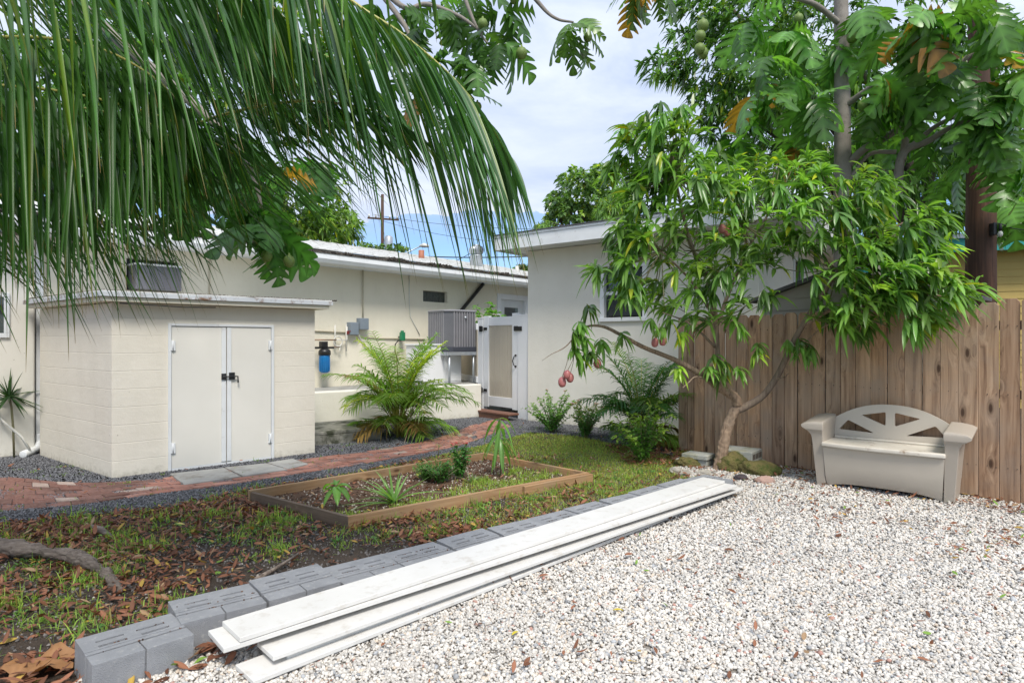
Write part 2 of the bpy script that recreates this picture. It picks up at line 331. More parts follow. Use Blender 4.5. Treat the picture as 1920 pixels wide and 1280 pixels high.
def vnoise(x, y, sc, seed=0):
    x = x*sc+seed*17.3; y = y*sc+seed*9.1; r = 0; amp = 1; tot = 0
    for o in range(3):
        xi = np.floor(x).astype(int); yi = np.floor(y).astype(int); fx = x-xi; fy = y-yi; fx = fx*fx*(3-2*fx); fy = fy*fy*(3-2*fy)
        def h(a, b): q = np.sin(a*127.1+b*311.7+o*74.7+seed)*43758.5453; return q-np.floor(q)
        v = (h(xi, yi)*(1-fx)+h(xi+1, yi)*fx)*(1-fy)+(h(xi, yi+1)*(1-fx)+h(xi+1, yi+1)*fx)*fy
        r = r+v*amp; tot += amp; amp *= .5; x = x*2.03; y = y*2.03
    return r/tot
def curve(pts, n):
    """Catmull-Rom through pts"""
    p = np.array([tuple(q) for q in pts], float); p = np.vstack([2*p[0]-p[1], p, 2*p[-1]-p[-2]]); out = []
    m = len(p)-3
    for u in np.linspace(0, m-1e-6, n):
        i = int(u); t = u-i; a, b, c, d = p[i], p[i+1], p[i+2], p[i+3]
        out.append(.5*((2*b)+(-a+c)*t+(2*a-5*b+4*c-d)*t*t+(-a+3*b-3*c+d)*t**3))
    return np.array(out)
ICO = None
def ico(sub=1):
    bm = bmesh.new(); bmesh.ops.create_icosphere(bm, subdivisions=sub, radius=1.0)
    v = np.array([q.co[:] for q in bm.verts]); f = np.array([[w.index for w in q.verts] for q in bm.faces]); bm.free(); return v, f
# ================================================ SETTING: ground sheets, paths
def sheet(name, poly, z, m, label=None):
    me = bpy.data.meshes.new(name); bm = bmesh.new(); bm.faces.new([bm.verts.new((p[0], p[1], z)) for p in poly]); bmesh.ops.triangulate(bm, faces=bm.faces[:]); bmesh.ops.recalc_face_normals(bm, faces=bm.faces[:])
    if bm.faces[0].normal.z < 0: bmesh.ops.reverse_faces(bm, faces=bm.faces[:])
    bm.to_mesh(me); bm.free(); o = link(name, me, m); o['kind'] = 'structure'; return o
sheet('ground', [(-250,-60), (250,-60), (250,260), (-250,260)], 0, M['soil'])
ROW0 = Vector((-1.85, 3.28, 0)); RU = Vector((.763, .646, 0)).normalized(); RN = Vector((RU.y, -RU.x, 0))
rowang = math.degrees(math.atan2(RU.y, RU.x))
GRAVEL = [tuple(ROW0+RU*-2.6+RN*.33), tuple(ROW0+RU*4.9+RN*.30), tuple(G(1262,880)), tuple(G(1330,862)), (2.75,8.1), (3.2,7.72), (7.2,2.9), (7.2,-1.5), (-3.6,-1.5)]
sheet('white_gravel', GRAVEL, .006, M['wgravel'])
DARK = [tuple(G(*p)) for p in ((-260,868),(-60,845),(60,838),(90,836),(300,836),(600,826),(700,806),(720,792),(900,779),(1010,781),(1120,800),(1190,822),(1262,842),(1262,856),(1180,838),(1080,818),(990,812),(940,826),(880,842),(760,868),(640,890),(540,906),(430,925),(330,950),(150,968),(-40,985),(-400,1000))]
sheet('dark_gravel', DARK, .004, M['dgravel'])
# brick path: strip between two edges given as ground points
near = [(-420,1000),(-120,968),(30,958),(160,947),(300,927),(430,910),(560,890),(700,868),(800,850),(860,837),(905,822),(960,800)]
far = [(-420,893),(-120,893),(20,898),(100,906),(190,908),(318,897),(430,880),(560,864),(690,848),(770,835),(835,818),(880,801),(925,789)]
en = curve([G(*p) for p in near], 300); ef = curve([G(*p) for p in far], 300)
def strip(u, v): i = u*299; k = int(min(i, 298)); t = i-k; a = en[k]*(1-t)+en[k+1]*t; b = ef[k]*(1-t)+ef[k+1]*t; return a*(1-v)+b*v
cen = (en+ef)/2; cl = np.concatenate([[0], np.cumsum(np.linalg.norm(np.diff(cen, axis=0), axis=1))]); TL = cl[-1]
def s2u(s): return np.interp(s, cl, np.linspace(0, 1, 300))
V = []; Q = []; C = []; rb = random.Random(5)
LN = 7
for j in range(LN):
    s0 = -.205*rb.choice([0,.5]) if 0 else (-.1025 if j % 2 else 0)
    while s0 < TL-.05:
        bl = .205*rb.uniform(.97,1.03); a0 = max(0, s0)+.003; a1 = min(TL, s0+bl)-.003; s0 += bl
        if rb.random() < .010 or a1-a0 < .03: continue
        v0 = j/LN+.006; v1 = (j+1)/LN-.006; q = []; z = .022+rb.uniform(-.007,.007); tl = rb.uniform(-.004,.004); tr = rb.uniform(-.004,.004)
        for (ss, vv, dz) in ((a0, v0, tl), (a0, v1, -tr), (a1, v1, -tl), (a1, v0, tr)):
            p = strip(s2u(ss), vv); q.append((p[0], p[1], z+dz))
        cx = sum(p[0] for p in q)/4; cy = sum(p[1] for p in q)/4
        b = len(V); V += [(p[0], p[1], .0) for p in q]
        V += [(p[0], p[1], p[2]-.004) for p in q]; V += [(p[0]+(cx-p[0])*.05, p[1]+(cy-p[1])*.05, p[2]) for p in q]
        for k in range(4):
            k2 = (k+1) % 4; Q.append((b+k, b+k2, b+4+k2, b+4+k)); Q.append((b+4+k, b+4+k2, b+8+k2, b+8+k))
        Q.append((b+8, b+9, b+10, b+11))
        dn = float(vnoise(np.array([cx]), np.array([cy]), .9, 3)[0]); t = rb.random(); base = np.array([.27,.10,.068])*(1-t)+np.array([.40,.20,.155])*t
        if rb.random() < .15: base = np.array([.19,.085,.065])
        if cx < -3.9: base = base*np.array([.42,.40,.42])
        if rb.random() < .04: base = np.array([.36,.30,.26])
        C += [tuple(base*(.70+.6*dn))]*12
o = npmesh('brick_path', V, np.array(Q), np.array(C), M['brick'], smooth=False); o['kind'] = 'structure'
sheet('path_bed', [tuple(p[:2]) for p in en[::6]]+[tuple(p[:2]) for p in ef[::-6]], .008, M['soil'])
for q in (((318,893),(420,882),(452,898),(345,914)), ((421,881),(500,873),(540,885),(455,897)), ((501,872),(548,864),(578,874),(541,884))):
    mb = MB(); g = [G(*p) for p in q]; g = [p+( (g[0]+g[1]+g[2]+g[3])/4-p)*.01 for p in g]
    mb.prism([(p.x, p.y, .003) for p in g][::-1] if 0 else [(p.x, p.y, .003) for p in reversed(g)], (0,0,.034)); o = mb.build('paving_slab', M['slab'], bev=.006); o['kind'] = 'structure'
# ================================================ MAIN HOUSE (left and centre)
HA = 50.0
H = thing('house', 'long cream stucco house with white gutter behind the block shed', 'house', (-4.07,11.59,0), HA)
mb = MB()
# wall pieces round window and door openings (local x along the wall, y into the house)
def wall_holes(mb, x0, x1, z0, z1, holes, y0=0, y1=.2):
    xs = sorted(set([x0, x1]+[h[0] for h in holes]+[h[1] for h in holes]))
    for a, b in zip(xs[:-1], xs[1:]):
        hh = sorted([(h[2], h[3]) for h in holes if h[0] <= a+1e-6 and h[1] >= b-1e-6]); z = z0
        for (c, d) in hh:
            if c > z: mb.box(a, b, y0, y1, z, c)
            z = d
        if z < z1: mb.box(a, b, y0, y1, z, z1)
HH = [(-2.86,-2.12,2.34,2.83), (3.17,4.05,2.46,2.72), (5.78,6.95,.67,2.74)]
wall_holes(mb, -12, 11, 0, 3.0295, HH)
mb.box(-12, 11, .2, 3.6, 0, .01)
mb.box(-12, -11.8, .2, 6, .01, 3.0); mb.box(10.8, 11, .2, 6, .01, 3.0)
mb.build('wall', M['cream'], H)
mb = MB(); mb.box(-12, -4.02, -.14, -.001, 0, 2.985); mb.build('pilaster', M['cream2'], H, bev=.02)
MB().box(-3.86, -3.70, -.03, -.001, 0, 2.98).build('trim_board', M['cream'], H, bev=.004)
rf = MB(); ang = math.tan(R(12)); y0, y1 = -.42, 4.2
rf.hexa([(-12.2,y0,3.28), (11.2,y0,3.28), (11.2,y1,3.28+ang*(y1-y0)), (-12.2,y1,3.28+ang*(y1-y0))], [(-12.2,y0,3.30), (11.2,y0,3.30), (11.2,y1,3.30+ang*(y1-y0)), (-12.2,y1,3.30+ang*(y1-y0))])
for x in np.arange(-12, 11, .42): rf.hexa([(x,y0,3.301), (x+.03,y0,3.301), (x+.03,y1,3.301+ang*(y1-y0)), (x,y1,3.301+ang*(y1-y0))], [(x,y0,3.313), (x+.03,y0,3.313), (x+.03,y1,3.313+ang*(y1-y0)), (x,y1,3.313+ang*(y1-y0))])
roof = rf.build('roof', M['roofwhite'], H); MB().box(-12.2, 11.2, -.405, -.39, 3.09, 3.279).build('eave_shade_board', M['debris'], roof)  # dark board paints the shadow gap between gutter top and roof sheet
MB().box(-12.2, 11.2, -.42, .0-.003, 3.03, 3.09).build('soffit', M['white_trim'], H)
gt = MB(); gt.prism([(-12.3,-.43,2.99), (-12.3,-.55,3.02), (-12.3,-.585,3.09), (-12.3,-.57,3.17), (-12.3,-.58,3.185), (-12.3,-.55,3.19), (-12.3,-.43,3.185)], (23.6,0,0))
gu = gt.build('gutter', M['white_trim'], H)
# debris along the gutter top, scattered dark to draw the eave's shadow line
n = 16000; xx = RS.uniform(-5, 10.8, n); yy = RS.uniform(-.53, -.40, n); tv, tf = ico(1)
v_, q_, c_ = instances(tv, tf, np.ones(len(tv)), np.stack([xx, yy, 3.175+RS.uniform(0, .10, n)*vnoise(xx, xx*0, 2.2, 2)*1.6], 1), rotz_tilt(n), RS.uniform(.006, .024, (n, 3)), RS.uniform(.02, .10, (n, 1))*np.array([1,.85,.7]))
tag(npmesh('roof_debris_and_shade', v_, q_, c_, M['grit'], H, k=3), kind='stuff')
dp = MB(); dp.tube([(7.0,-.5,2.99), (7.0,-.5,2.9), (7.05,-.42,2.84), (7.3,-.2,2.80), (7.6,-.08,2.79), (7.62,-.06,2.6), (7.62,-.06,.7)], .045, 12); dp.build('downspout', M['white_trim'], H)
dp = MB(); dp.box(-4.0, -3.915, -.09, -.02, .25, 2.99); dp.tube([(-3.955,-.055,.27), (-3.955,-.06,.16), (-4.0,-.14,.07), (-4.2,-.36,.05)], .05, 10); dp.build('downspout', M['white_trim'], H, bev=.008)
dp = MB(); dp.tube([(-4.5,-.2,.9), (-4.42,-.22,.55), (-4.2,-.30,.28), (-4.12,-.33,.1)], .017, 8); dp.build('drain_hose', M['pvc'], H)
# glass block window
w = MB(); 
for k in range(4): w.box(3.18+k*.19, 3.18+k*.19+.183, .09, .15, 2.47, 2.71)
gw = w.build('window', M['glassblock'], H, bev=.008)
w = MB(); w.box(3.94, 4.05, .001, .16, 2.46, 2.72); w.box(3.17, 4.05, .001, .16, 2.452, 2.466); w.build('frame', M['cream'], gw)
# dark window far left
w = MB(); w.box(-5.6,-4.36,-.155,-.145,1.66,2.14); fw = w.build('window', M['glass'], H)
w = MB(); w.box(-5.66,-4.30,-.17,-.141,1.60,1.66); w.box(-5.66,-4.30,-.17,-.141,2.14,2.20); w.box(-4.36,-4.30,-.17,-.141,1.66,2.14); w.build('frame', M['white_trim'], fw, bev=.005)
# back door with glass
d = MB(); wall_holes(d, 5.86, 6.87, .67, 2.66, [(6.08,6.65,1.5,2.46)], .05, .1); dr = d.build('door', M['white_trim'], H, bev=.004)
MB().box(6.085, 6.645, .06, .08, 1.505, 2.455).build('pane', M['glass'], dr)
d = MB(); d.box(5.72,5.86,-.03,.12,.67,2.80); d.box(6.87,7.0,-.03,.12,.67,2.80); d.box(5.86,6.87,-.03,.12,2.66,2.80); d.build('frame', M['vinyl'], dr, bev=.006)
# roof vents
v = MB(); v.cyl((4.45,1.5,3.58), (4.45,1.5,3.92), .075); pr = v.build('vent_pipe', surf('terracotta', (.42,.16,.09), (.34,.13,.08)), roof)
v = MB(); v.lathe((4.45,1.5,3.56), [(.17,0), (.15,.05), (.085,.13)]); v.build('flashing', M['debris'], roof)
v = MB(); v.cyl((8.37,1.5,3.58), (8.37,1.5,3.88), .06); v.build('vent_pipe', M['pvc'], roof)
v = MB(); v.lathe((8.37,1.5,3.56), [(.16,0), (.14,.05), (.07,.12)]); v.build('flashing', M['debris'], roof)
v = MB(); c = Vector((6.53,1.5,3.55)); v.lathe(c, [(.19,0), (.175,.42), (.19,.44), (.19,.46)])
for k in range(22):
    a0 = 2*math.pi*k/22; pts = []
    for j in range(9):
        th = math.pi*(j/8); r = .205*math.sin(th)**.7+.01; pts.append((r, .60-.155*math.cos(th)*-1 if 0 else .60+.15*math.cos(math.pi-th)))
    L_ = [c+Vector((r*math.cos(a0), r*math.sin(a0), z)) for r, z in pts]; Rr = [c+Vector(((r*1.0-.028)*math.cos(a0+.30), (r-.028)*math.sin(a0+.30), z)) for r, z in pts]
    n_ = len(L_); v.add(L_+Rr, [(i, i+1, n_+i+1, n_+i) for i in range(n_-1)], True)
v.lathe(c+Vector((0,0,.73)), [(.10,0), (.09,.03), (.02,.045)])
v.build('turbine_vent', M['galv'], roof)
# conduits
v = MB(); v.cyl((1.49,-.03,2.02), (1.49,-.03,3.03), .016, 8); v.build('conduit', M['cond'], H)
v = MB(); v.tube([(2.75,-.012,3.03), (2.75,-.012,2.4), (2.78,-.012,2.1), (2.95,-.015,1.86), (3.05,-.015,1.70)], .010, 6); v.build('cable', M['pvc'], H)
v = MB(); v.cyl((-1.62,-.02,2.2), (-1.62,-.02,3.03), .012, 8); v.build('conduit', M['cond'], H)
v = MB(); v.tube([(.1,-.02,1.76), (.25,-.02,1.76), (1.1,-.02,1.73)], .014, 8); v.tube([(1.35,-.02,1.66), (1.9,-.02,1.62), (3.2,-.02,1.60)], .013, 8); v.build('conduit', M['cond'], H)
v = MB(); v.tube([(1.38,-.03,1.80), (1.40,-.03,1.66), (1.5,-.03,1.5), (1.75,-.03,1.3), (2.1,-.03,1.1)], .012, 8); v.build('cable', M['pvc'], H)
v = MB(); v.tube([(5.13,-.06,3.0), (4.35,-.06,2.30), (4.30,-.2,2.25)], .045, 10); v.build('line_set', M['dark'], H)
def onhouse(x, y, z): a = R(HA); return Vector((-4.07+x*math.cos(a)-y*math.sin(a), 11.59+x*math.sin(a)+y*math.cos(a), z))
# electrical boxes
for (x0, x1, z0, z1, lb) in ((1.11,1.32,1.68,1.94,'lower left grey electrical box on the cream house wall'), (1.345,1.57,1.79,2.03,'upper right grey electrical box at the foot of a painted conduit')):
    t = thing('electrical_box', lb, 'electrical box', onhouse((x0+x1)/2, 0, z0), HA, 'electrical boxes on the house wall'); w = (x1-x0)/2; h = z1-z0
    MB().box(-w, w, -.12, -.003, 0, h).build('case', M['steel'], t, bev=.008); MB().box(-w+.008, w-.008, -.135, -.121, .008, h-.008).build('cover', M['steel'], t, bev=.006)
# water filter
t = thing('water_filter', 'blue cartridge water filter plumbed to the house wall beside the shed', 'water filter', onhouse(.46, -.22, .95), HA)
v = MB(); v.lathe((0,0,0), [(.06,0), (.092,.02), (.098,.30), (.105,.34)], 24)
for k in range(16): a = 2*math.pi*k/16; v.box(-.004, .004, .094, .102, .03, .3, Matrix.Rotation(a, 4, 'Z'))
v.build('housing', M['blue'], t)
v = MB(); v.lathe((0,0,.34), [(.115,0), (.115,.07), (.09,.11), (.06,.12)], 24); v.box(-.22, .2, -.02, .02, .46, .5); v.box(-.09,.04,-.05,.05,.5,.60); v.build('cap', M['dark'], t)
v = MB(); v.tube([(-.3,0,.63), (.24,0,.63), (.26,0,.63)], .014, 8); v.tube([(.16,0,.49), (.34,0,.49)], .012, 8); v.build('pipe', M['copper'], t)
v = MB(); v.tube([(.30,.1,.63), (.62,.16,.63), (.62,.16,.9)], .013, 8); v.tube([(.34,.16,.49), (.34,.16,.92)], .013, 8); v.tube([(.6,.16,.40), (.6,.16,.95)], .012, 8)
v.tube([(.38+.1*math.cos(a), .12, .60+.1*math.sin(a)) for a in np.linspace(-1.4, 5.2, 26)]+[(.42,.12,.42)], .012, 8, False); v.build('hose', M['pvc'], t)
v = MB(); 
for (x, z) in ((.62,.78), (.70,.80)): v.box(x-.012, x+.012, .1, .16, z-.03, z+.03); v.box(x-.04, x+.04, .09, .1, z+.02, z+.035)
v.build('valve', surf('red_handle', (.30,.03,.03), (.2,.03,.03)), t)
# garden tap with green timer
t = thing('hose_tap', 'green water timer on a tap above the palm at the house wall', 'tap', onhouse(2.45, -.06, 1.55), HA)
v = MB(); v.box(-.05,.05,-.12,-.03,.02,.2); v.lathe((0,-.07,.2), [(.04,0), (.035,.04)]); v.build('timer', M['green'], t, bev=.01)
v = MB(); v.tube([(-.03,-.06,.02), (-.12,-.08,.02), (-.2,-.08,-.06), (-.21,-.08,-.2), (-.1,-.08,-.5)], .012, 8); v.cyl((0,.05,.1), (0,-.04,.1), .015, 8); v.build('hose', M['dark'], t)
# window air conditioner
t = thing('window_air_conditioner', 'window air conditioner set in the house wall above the shed roof', 'air conditioner', onhouse(-2.49, 0, 2.345), HA)
MB().box(-.33, .33, -.26, .15, 0, .37).build('case', M['acgrey'], t, bev=.01); MB().box(-.335, .335, -.27, .10, .371, .40).build('top_cover', M['white_trim'], t, bev=.006)
v = MB()
for k in range(15): v.box(-.13, .31, -.268, -.262, .03+k*.0225, .043+k*.0225)
v.box(-.14,.32,-.263,-.2605,.02,.355); v.build('grille', M['acgrey'], t)
v = MB(); v.box(-.365, .365, .10, .14, .0, .48); v.build('backing', M['dark'], t)
# raised terrace and its wall
tp = [G(560,0+806), ]
A0 = Vector((-3.9, 10.4, 0)); A1 = Vector((-.74, 12.72, 0)); 
ter = MB(); a1 = onhouse(9, -.003, 0); a0 = onhouse(-.4, -.003, 0)
ter.prism([(A0.x, A0.y, 0), (A1.x, A1.y, 0), (-.82, 13.32, 0), (.9, 14.6, 0), (a1.x, a1.y, 0), (a0.x, a0.y, 0)], (0,0,.655)); o = ter.build('terrace', M['slab'], bev=.01); o['kind'] = 'structure'
rl = math.degrees(math.atan2(A1.y-A0.y, A1.x-A0.x))
mb = MB(); L = (A1-A0).length; mb.box(0, L, -.20, -.003, 0, .68); mb.build('retaining_wall', M['cream2'], loc=A0, rz=rl, bev=.025, seg=3)
tag(bpy.data.objects['retaining_wall'], 'low cream stucco retaining wall behind the clumping palm', 'wall')
# concrete step
t = thing('concrete_steps', 'mossy concrete block step between the shed and the palm', 'steps', tuple(G(716,824)), 36)
v = MB(); 
for k in range(4): v.box(-.44*(k+1)+.004, -.44*k, 0, .19, 0, .15)
v.build('block_course', M['steps'], t, bev=.008)
v = MB(); v.box(-1.8, .0, .0, 1.15, .152, .205); v.box(-1.8,-.002,.192,1.14,0,.15); v.build('tread', M['steps'], t, bev=.012)
# white cabinet and condenser on stand
t = thing('utility_cabinet', 'white cabinet standing on the terrace behind the clumping palm', 'cabinet', onhouse(2.75, -.85, .66), HA)
MB().box(-.55, .55, -.25, .3, 0, .80).build('body', M['vinyl'], t, bev=.008); MB().box(-.58, .58, -.28, .32, .803, .84).build('lid', M['white_trim'], t, bev=.008)
for sx in (-.27,.27): MB().box(sx-.26, sx+.26, -.262, -.252, .04, .77).build('door', M['vinyl'], t, bev=.004)
Cc = P(839, 662, 12.75); Cc.z = 1.33
t = thing('air_conditioner_condenser', 'dark grey slatted air conditioner condenser raised on a metal stand', 'air conditioner', (Cc.x, Cc.y, 1.335), 41)
W_, D_ = .80, .80
def chamf(e, z): # plan outline with rounded near corner etc
    a, b, c = e, W_-e, .14
    pts = [(a+c, a), (b-.05, a), (b, a+.05), (b, D_-e-.05), (b-.05, D_-e), (a+.05, D_-e), (a, D_-e-.05), (a, a+c)]
    return [(x, y, z) for x, y in pts]
v = MB(); v.prism(chamf(.03, .07), (0,0,.78)); cab = v.build('cabinet', M['acgrey'], t)
v = MB(); v.prism(chamf(0, 0), (0,0,.10)); v.build('base_pan', surf('ac_base', (.05,.055,.075), (.04,.045,.06)), t, bev=.01)
v = MB(); v.prism(chamf(0, .84), (0,0,.045)); v.build('top_cap', M['aclight'], t, bev=.02, seg=3)
v = MB()
for k in range(9): x = .17+k*.068; v.box(x, x+.022, .005, .032, .10, .84)
for k in range(9): y = .17+k*.068; v.box(.005, .032, y, y+.022, .10, .84)
for k in range(9): y = .17+k*.068; v.box(W_-.032, W_-.005, y, y+.022, .10, .84)
for k in range(34): z = .11+k*.0215; v.add([(.022,.165,z), (.165,.022,z), (.175,.032,z), (.032,.175,z), (.022,.165,z+.009), (.165,.022,z+.009), (.175,.032,z+.009), (.032,.175,z+.009)], [(0,3,2,1), (4,5,6,7), (0,1,5,4), (1,2,6,5), (2,3,7,6), (3,0,4,7)])
v.build('louver', M['aclight'], t)
v = MB(); v.lathe((0,0,0), [(.03,0), (.03,.012)], 20); b = v.build('badge', M['galv'], t, loc=(.47,.004,.72)); b.rotation_euler = (R(90),0,0)
t = thing('condenser_stand', 'galvanized metal stand with thin legs under the condenser', 'stand', (Cc.x, Cc.y, .657), 41)
v = MB(); v.box(.0,.80,-.02,.03,.60,.672); v.box(.0,.80,.77,.82,.60,.672); v.box(-.02,.03,.031,.769,.60,.672); v.box(.77,.82,.031,.769,.60,.672); v.build('platform', M['galv'], t, bev=.004)
for x, y in ((.07,.03), (.7,.03), (.07,.75), (.7,.75)): MB().cyl((x,y,0), (x,y,.598), .025, 12).build('leg', M['galv'], t)
# vinyl fence panel beside the gate
FA = Vector((-.74,13.2,0)); FB = onhouse(4.2, -.05, 0); an = math.degrees(math.atan2(FB.y-FA.y, FB.x-FA.x)); L = (FB-FA).length
t = thing('vinyl_fence', 'tan vinyl fence panel with white rails behind the condenser stand', 'fence', FA, an)
v = MB()
for k in range(int(L/.15)): v.box(k*.15+.002, k*.15+.147, -.015, .015, .80, 1.80)
v.build('panel', M['vinyl_tan'], t); v = MB(); v.box(0, L, -.03, .03, .66, .80); v.build('rail', M['vinyl'], t, bev=.004); v = MB(); v.box(0, L, -.03, .03, 1.80, 1.94); v.build('rail', M['vinyl'], t, bev=.004)
# ================================================ GATE
gl = Vector((-.69,13.25,0)); gr = Vector((.40,12.0,0)); an = math.degrees(math.atan2(gr.y-gl.y, gr.x-gl.x)); GL = (gr-gl).length
t = thing('gate', 'white vinyl gate with tan centre panel and black hardware', 'gate', gl, an)
def post(x0, x1, zt): v = MB(); v.box(x0, x1, -.065, .065, .0, zt); v.box(x0-.008, x1+.008, -.073, .073, zt, zt+.02); return v.build('post', M['vinyl'], t, bev=.005)
post(.0, .17, 2.04); post(GL-.40, GL-.13, 2.05) if 0 else post(GL-.36, GL, 2.06)
lx0, lx1 = .185, GL-.375
lf = MB(); lf.box(lx0, lx0+.16, -.045, .04, .17, 2.09); lf.box(lx1-.18, lx1, -.045, .04, .17, 2.12); lf.box(lx0+.16, lx1-.18, -.040, .035, 1.88, 2.06); lf.box(lx0+.16, lx1-.18, -.040, .035, .20, .40)
for x in (lx0+.165, lx1-.185): pass
leaf = lf.build('leaf', M['vinyl'], t, bev=.005)
v = MB(); pw_ = (lx1-.18-lx0-.16)/9
for k in range(9): v.box(lx0+.161+k*pw_, lx0+.161+(k+1)*pw_-.004, -.02, .015, .401, 1.879)
v.build('panel', M['vinyl_tan'], leaf)
def hinge(z): v = MB(); v.box(.07,.16,-.088,-.067,z-.06,z+.06); v.cyl((.178,-.085,z-.05), (.178,-.085,z+.05), .016, 10); v.box(.19,.30,-.062,-.047,z-.028,z+.028); v.box(.1,.14,-.10,-.088,z-.035,z+.035); v.build('hinge', M['dark'], t, bev=.003)
hinge(1.82); hinge(.52)
v = MB(); v.box(lx1-.11, lx1+.01, -.062, -.047, 1.76, 1.86); v.box(lx1+.03, lx1+.14, -.085, -.068, 1.76, 1.85); v.cyl((lx1-.1,-.075,1.83), (lx1+.13,-.095,1.83), .012, 8); v.cyl((lx1-.1,-.075,1.79), (lx1+.13,-.095,1.79), .009, 8); v.build('latch', M['dark'], t, bev=.003)
v = MB(); v.tube([(lx1-.07,-.05,1.05), (lx1-.07,-.09,1.07), (lx1-.09,-.11,1.16), (lx1-.07,-.09,1.25), (lx1-.07,-.05,1.27)], .010, 8); v.box(lx1-.095,lx1-.045,-.052,-.046,1.03,1.07); v.box(lx1-.095,lx1-.045,-.052,-.046,1.25,1.29); v.build('handle', M['dark'], t)
s0 = G(893,792); s1 = G(984,798); 
t = thing('threshold_step', 'brown wooden plank step in front of the white gate', 'step', (gl.x-.12, gl.y-.22, 0), an)
v = MB(); v.box(0, 1.42, -.26, .02, .115, .15); v.build('tread', M['brown'], t, bev=.006)
v = MB(); v.prism([(.0,-.24,.112), (1.38,-.24,.112), (1.36,-.24,.0), (.12,-.24,.0)], (0,.03,0)); v.build('riser', M['brown'], t, bev=.004)
# ================================================ RIGHT HOUSE
RA = -38.0
Rh = thing('house', 'pale stucco house with flat white fascia behind the mango tree', 'house', (.31,11.95,0), RA)
mb = MB(); wall_holes(mb, 0, 4.35, 0, 3.3, [(1.66,2.47,1.97,2.83)]); mb.box(0, .2, .201, 7, 0, 3.3); mb.box(4.15, 4.35, .201, 2.1, 0, 3.3); mb.box(4.15,4.35,2.101,2.699,0,2.45); mb.box(4.15,4.35,2.101,2.699,3.0,3.3); mb.box(4.15,4.35,2.7,7,0,3.3); mb.build('wall', M['cream2'], Rh)
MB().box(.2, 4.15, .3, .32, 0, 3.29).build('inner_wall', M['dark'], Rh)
rf = MB(); rf.box(-.33, 4.95, -.60, 7.3, 3.31, 3.40); roof2 = rf.build('roof', M['white_trim'], Rh)
fs = MB(); fs.box(-.36, 4.98, -.63, -.601, 3.27, 3.50); fs.box(-.36, -.331, -.60, 7.3, 3.27, 3.50); fs.box(4.951, 4.98, -.60, 7.3, 3.27, 3.50)
fs.box(-.36, 4.98, -.645, -.601, 3.501, 3.545); fs.build('fascia', M['white_trim'], roof2, bev=.004)
fs = MB(); fs.box(-.38, 5.0, -.665, 7.3, 3.547, 3.565); fs.build('drip_edge', M['shingle'], roof2)
MB().box(-.30, 4.92, -.58, 7.2, 3.401, 3.545).build('roof_deck', M['roofwhite'], roof2)
def sashwin(par, x0, x1, z0, z1, yy=.0, screen=True):
    g = MB(); g.box(x0+.03, x1-.03, yy+.07, yy+.08, z0+.03, z1-.03); wn = g.build('window', M['glass'], par); zm = (z0+z1)/2
    f = MB(); f.box(x0-.05, x0+.035, yy-.025, yy+.1, z0, z1); f.box(x1-.035, x1+.05, yy-.025, yy+.1, z0, z1); f.box(x0-.05, x1+.05, yy-.03, yy+.1, z1, z1+.06); f.box(x0-.07, x1+.07, yy-.045, yy+.1, z0-.07, z0)
    f.box(x0+.036, x1-.036, yy+.03, yy+.065, zm-.03, zm+.03); f.build('frame', M['vinyl'], wn, bev=.004); return wn
sashwin(Rh, 1.66, 2.47, 1.97, 2.83)
g = MB(); g.box(4.30, 4.31, 2.1, 2.7, 2.45, 3.0); wn = g.build('window', M['glass'], Rh)
f = MB(); f.box(4.32,4.37,2.03,2.1,2.40,3.05); f.box(4.32,4.37,2.7,2.77,2.40,3.05); f.box(4.32,4.37,2.1,2.7,3.0,3.05); f.box(4.32,4.37,2.1,2.7,2.40,2.45); f.build('frame', M['vinyl'], wn, bev=.004)
# ================================================ BLOCK SHED
SA = 41.6
S = thing('block_shed', 'cream painted concrete block shed with double doors', 'shed', (-4.51,6.91,0), SA)
d = math.radians(143.4-SA); lx, ly = math.cos(d)*2.25, math.sin(d)*2.25     # far end of the left wall
mb = MB(); wall_holes(mb, 0, 2.38, 0, 1.99, [(.58,1.80,.0,1.74)], 0, .12); mb.box(2.26, 2.38, .121, 2.9, 0, 1.99); mb.build('front_wall', M['block'], S)
lw = MB(); lw.box(.0, 2.35, -.12, .0, .0, 1.985); o = lw.build('side_wall', M['block'], S, loc=(0,0,0), rz=143.4-SA); o.location = (0.0, .001, 0)
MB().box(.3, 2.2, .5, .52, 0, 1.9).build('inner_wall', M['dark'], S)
rf = MB(); ov = -.16
P4 = [(-.10,ov), (2.52,ov), (2.52,2.8), (lx-.15, ly+.15)]
rf.prism([(x, y, 1.995) for x, y in P4], (0,0,.05)); rf.build('roof', M['cream'], S, bev=.004)
P5 = [(-.13,ov-.03), (2.56,ov-.03), (2.56,2.8), (lx-.2, ly+.15)]
rf = MB(); rf.prism([(x, y, 2.047) for x, y in P5], (0,0,.052)); rf.build('drip_edge', surf('rusty_drip_edge', (.60,.63,.66), (.52,.55,.58), 4, .5, 50, .1, .002, (.20,.11,.06), 7, (.52,.66)), S, bev=.003)
P6 = [(-.12,ov-.02), (2.55,ov-.02), (2.54,2.8), (lx-.18, ly+.15)]
rf = MB(); rf.prism([(x, y, 2.101) for x, y in P6], (0,0,.014)); rf.build('roof_sheet', M['roofwhite'], S)
n = 1500; e = RS.randint(0, 2, n); u = RS.uniform(0, 1, n); xx = np.where(e == 0, -.1+2.75*u, -.1+(lx-.05)*u); yy = np.where(e == 0, ov+.0, ov+(ly-ov)*u)+np.abs(RS.normal(0, .06, n)); 
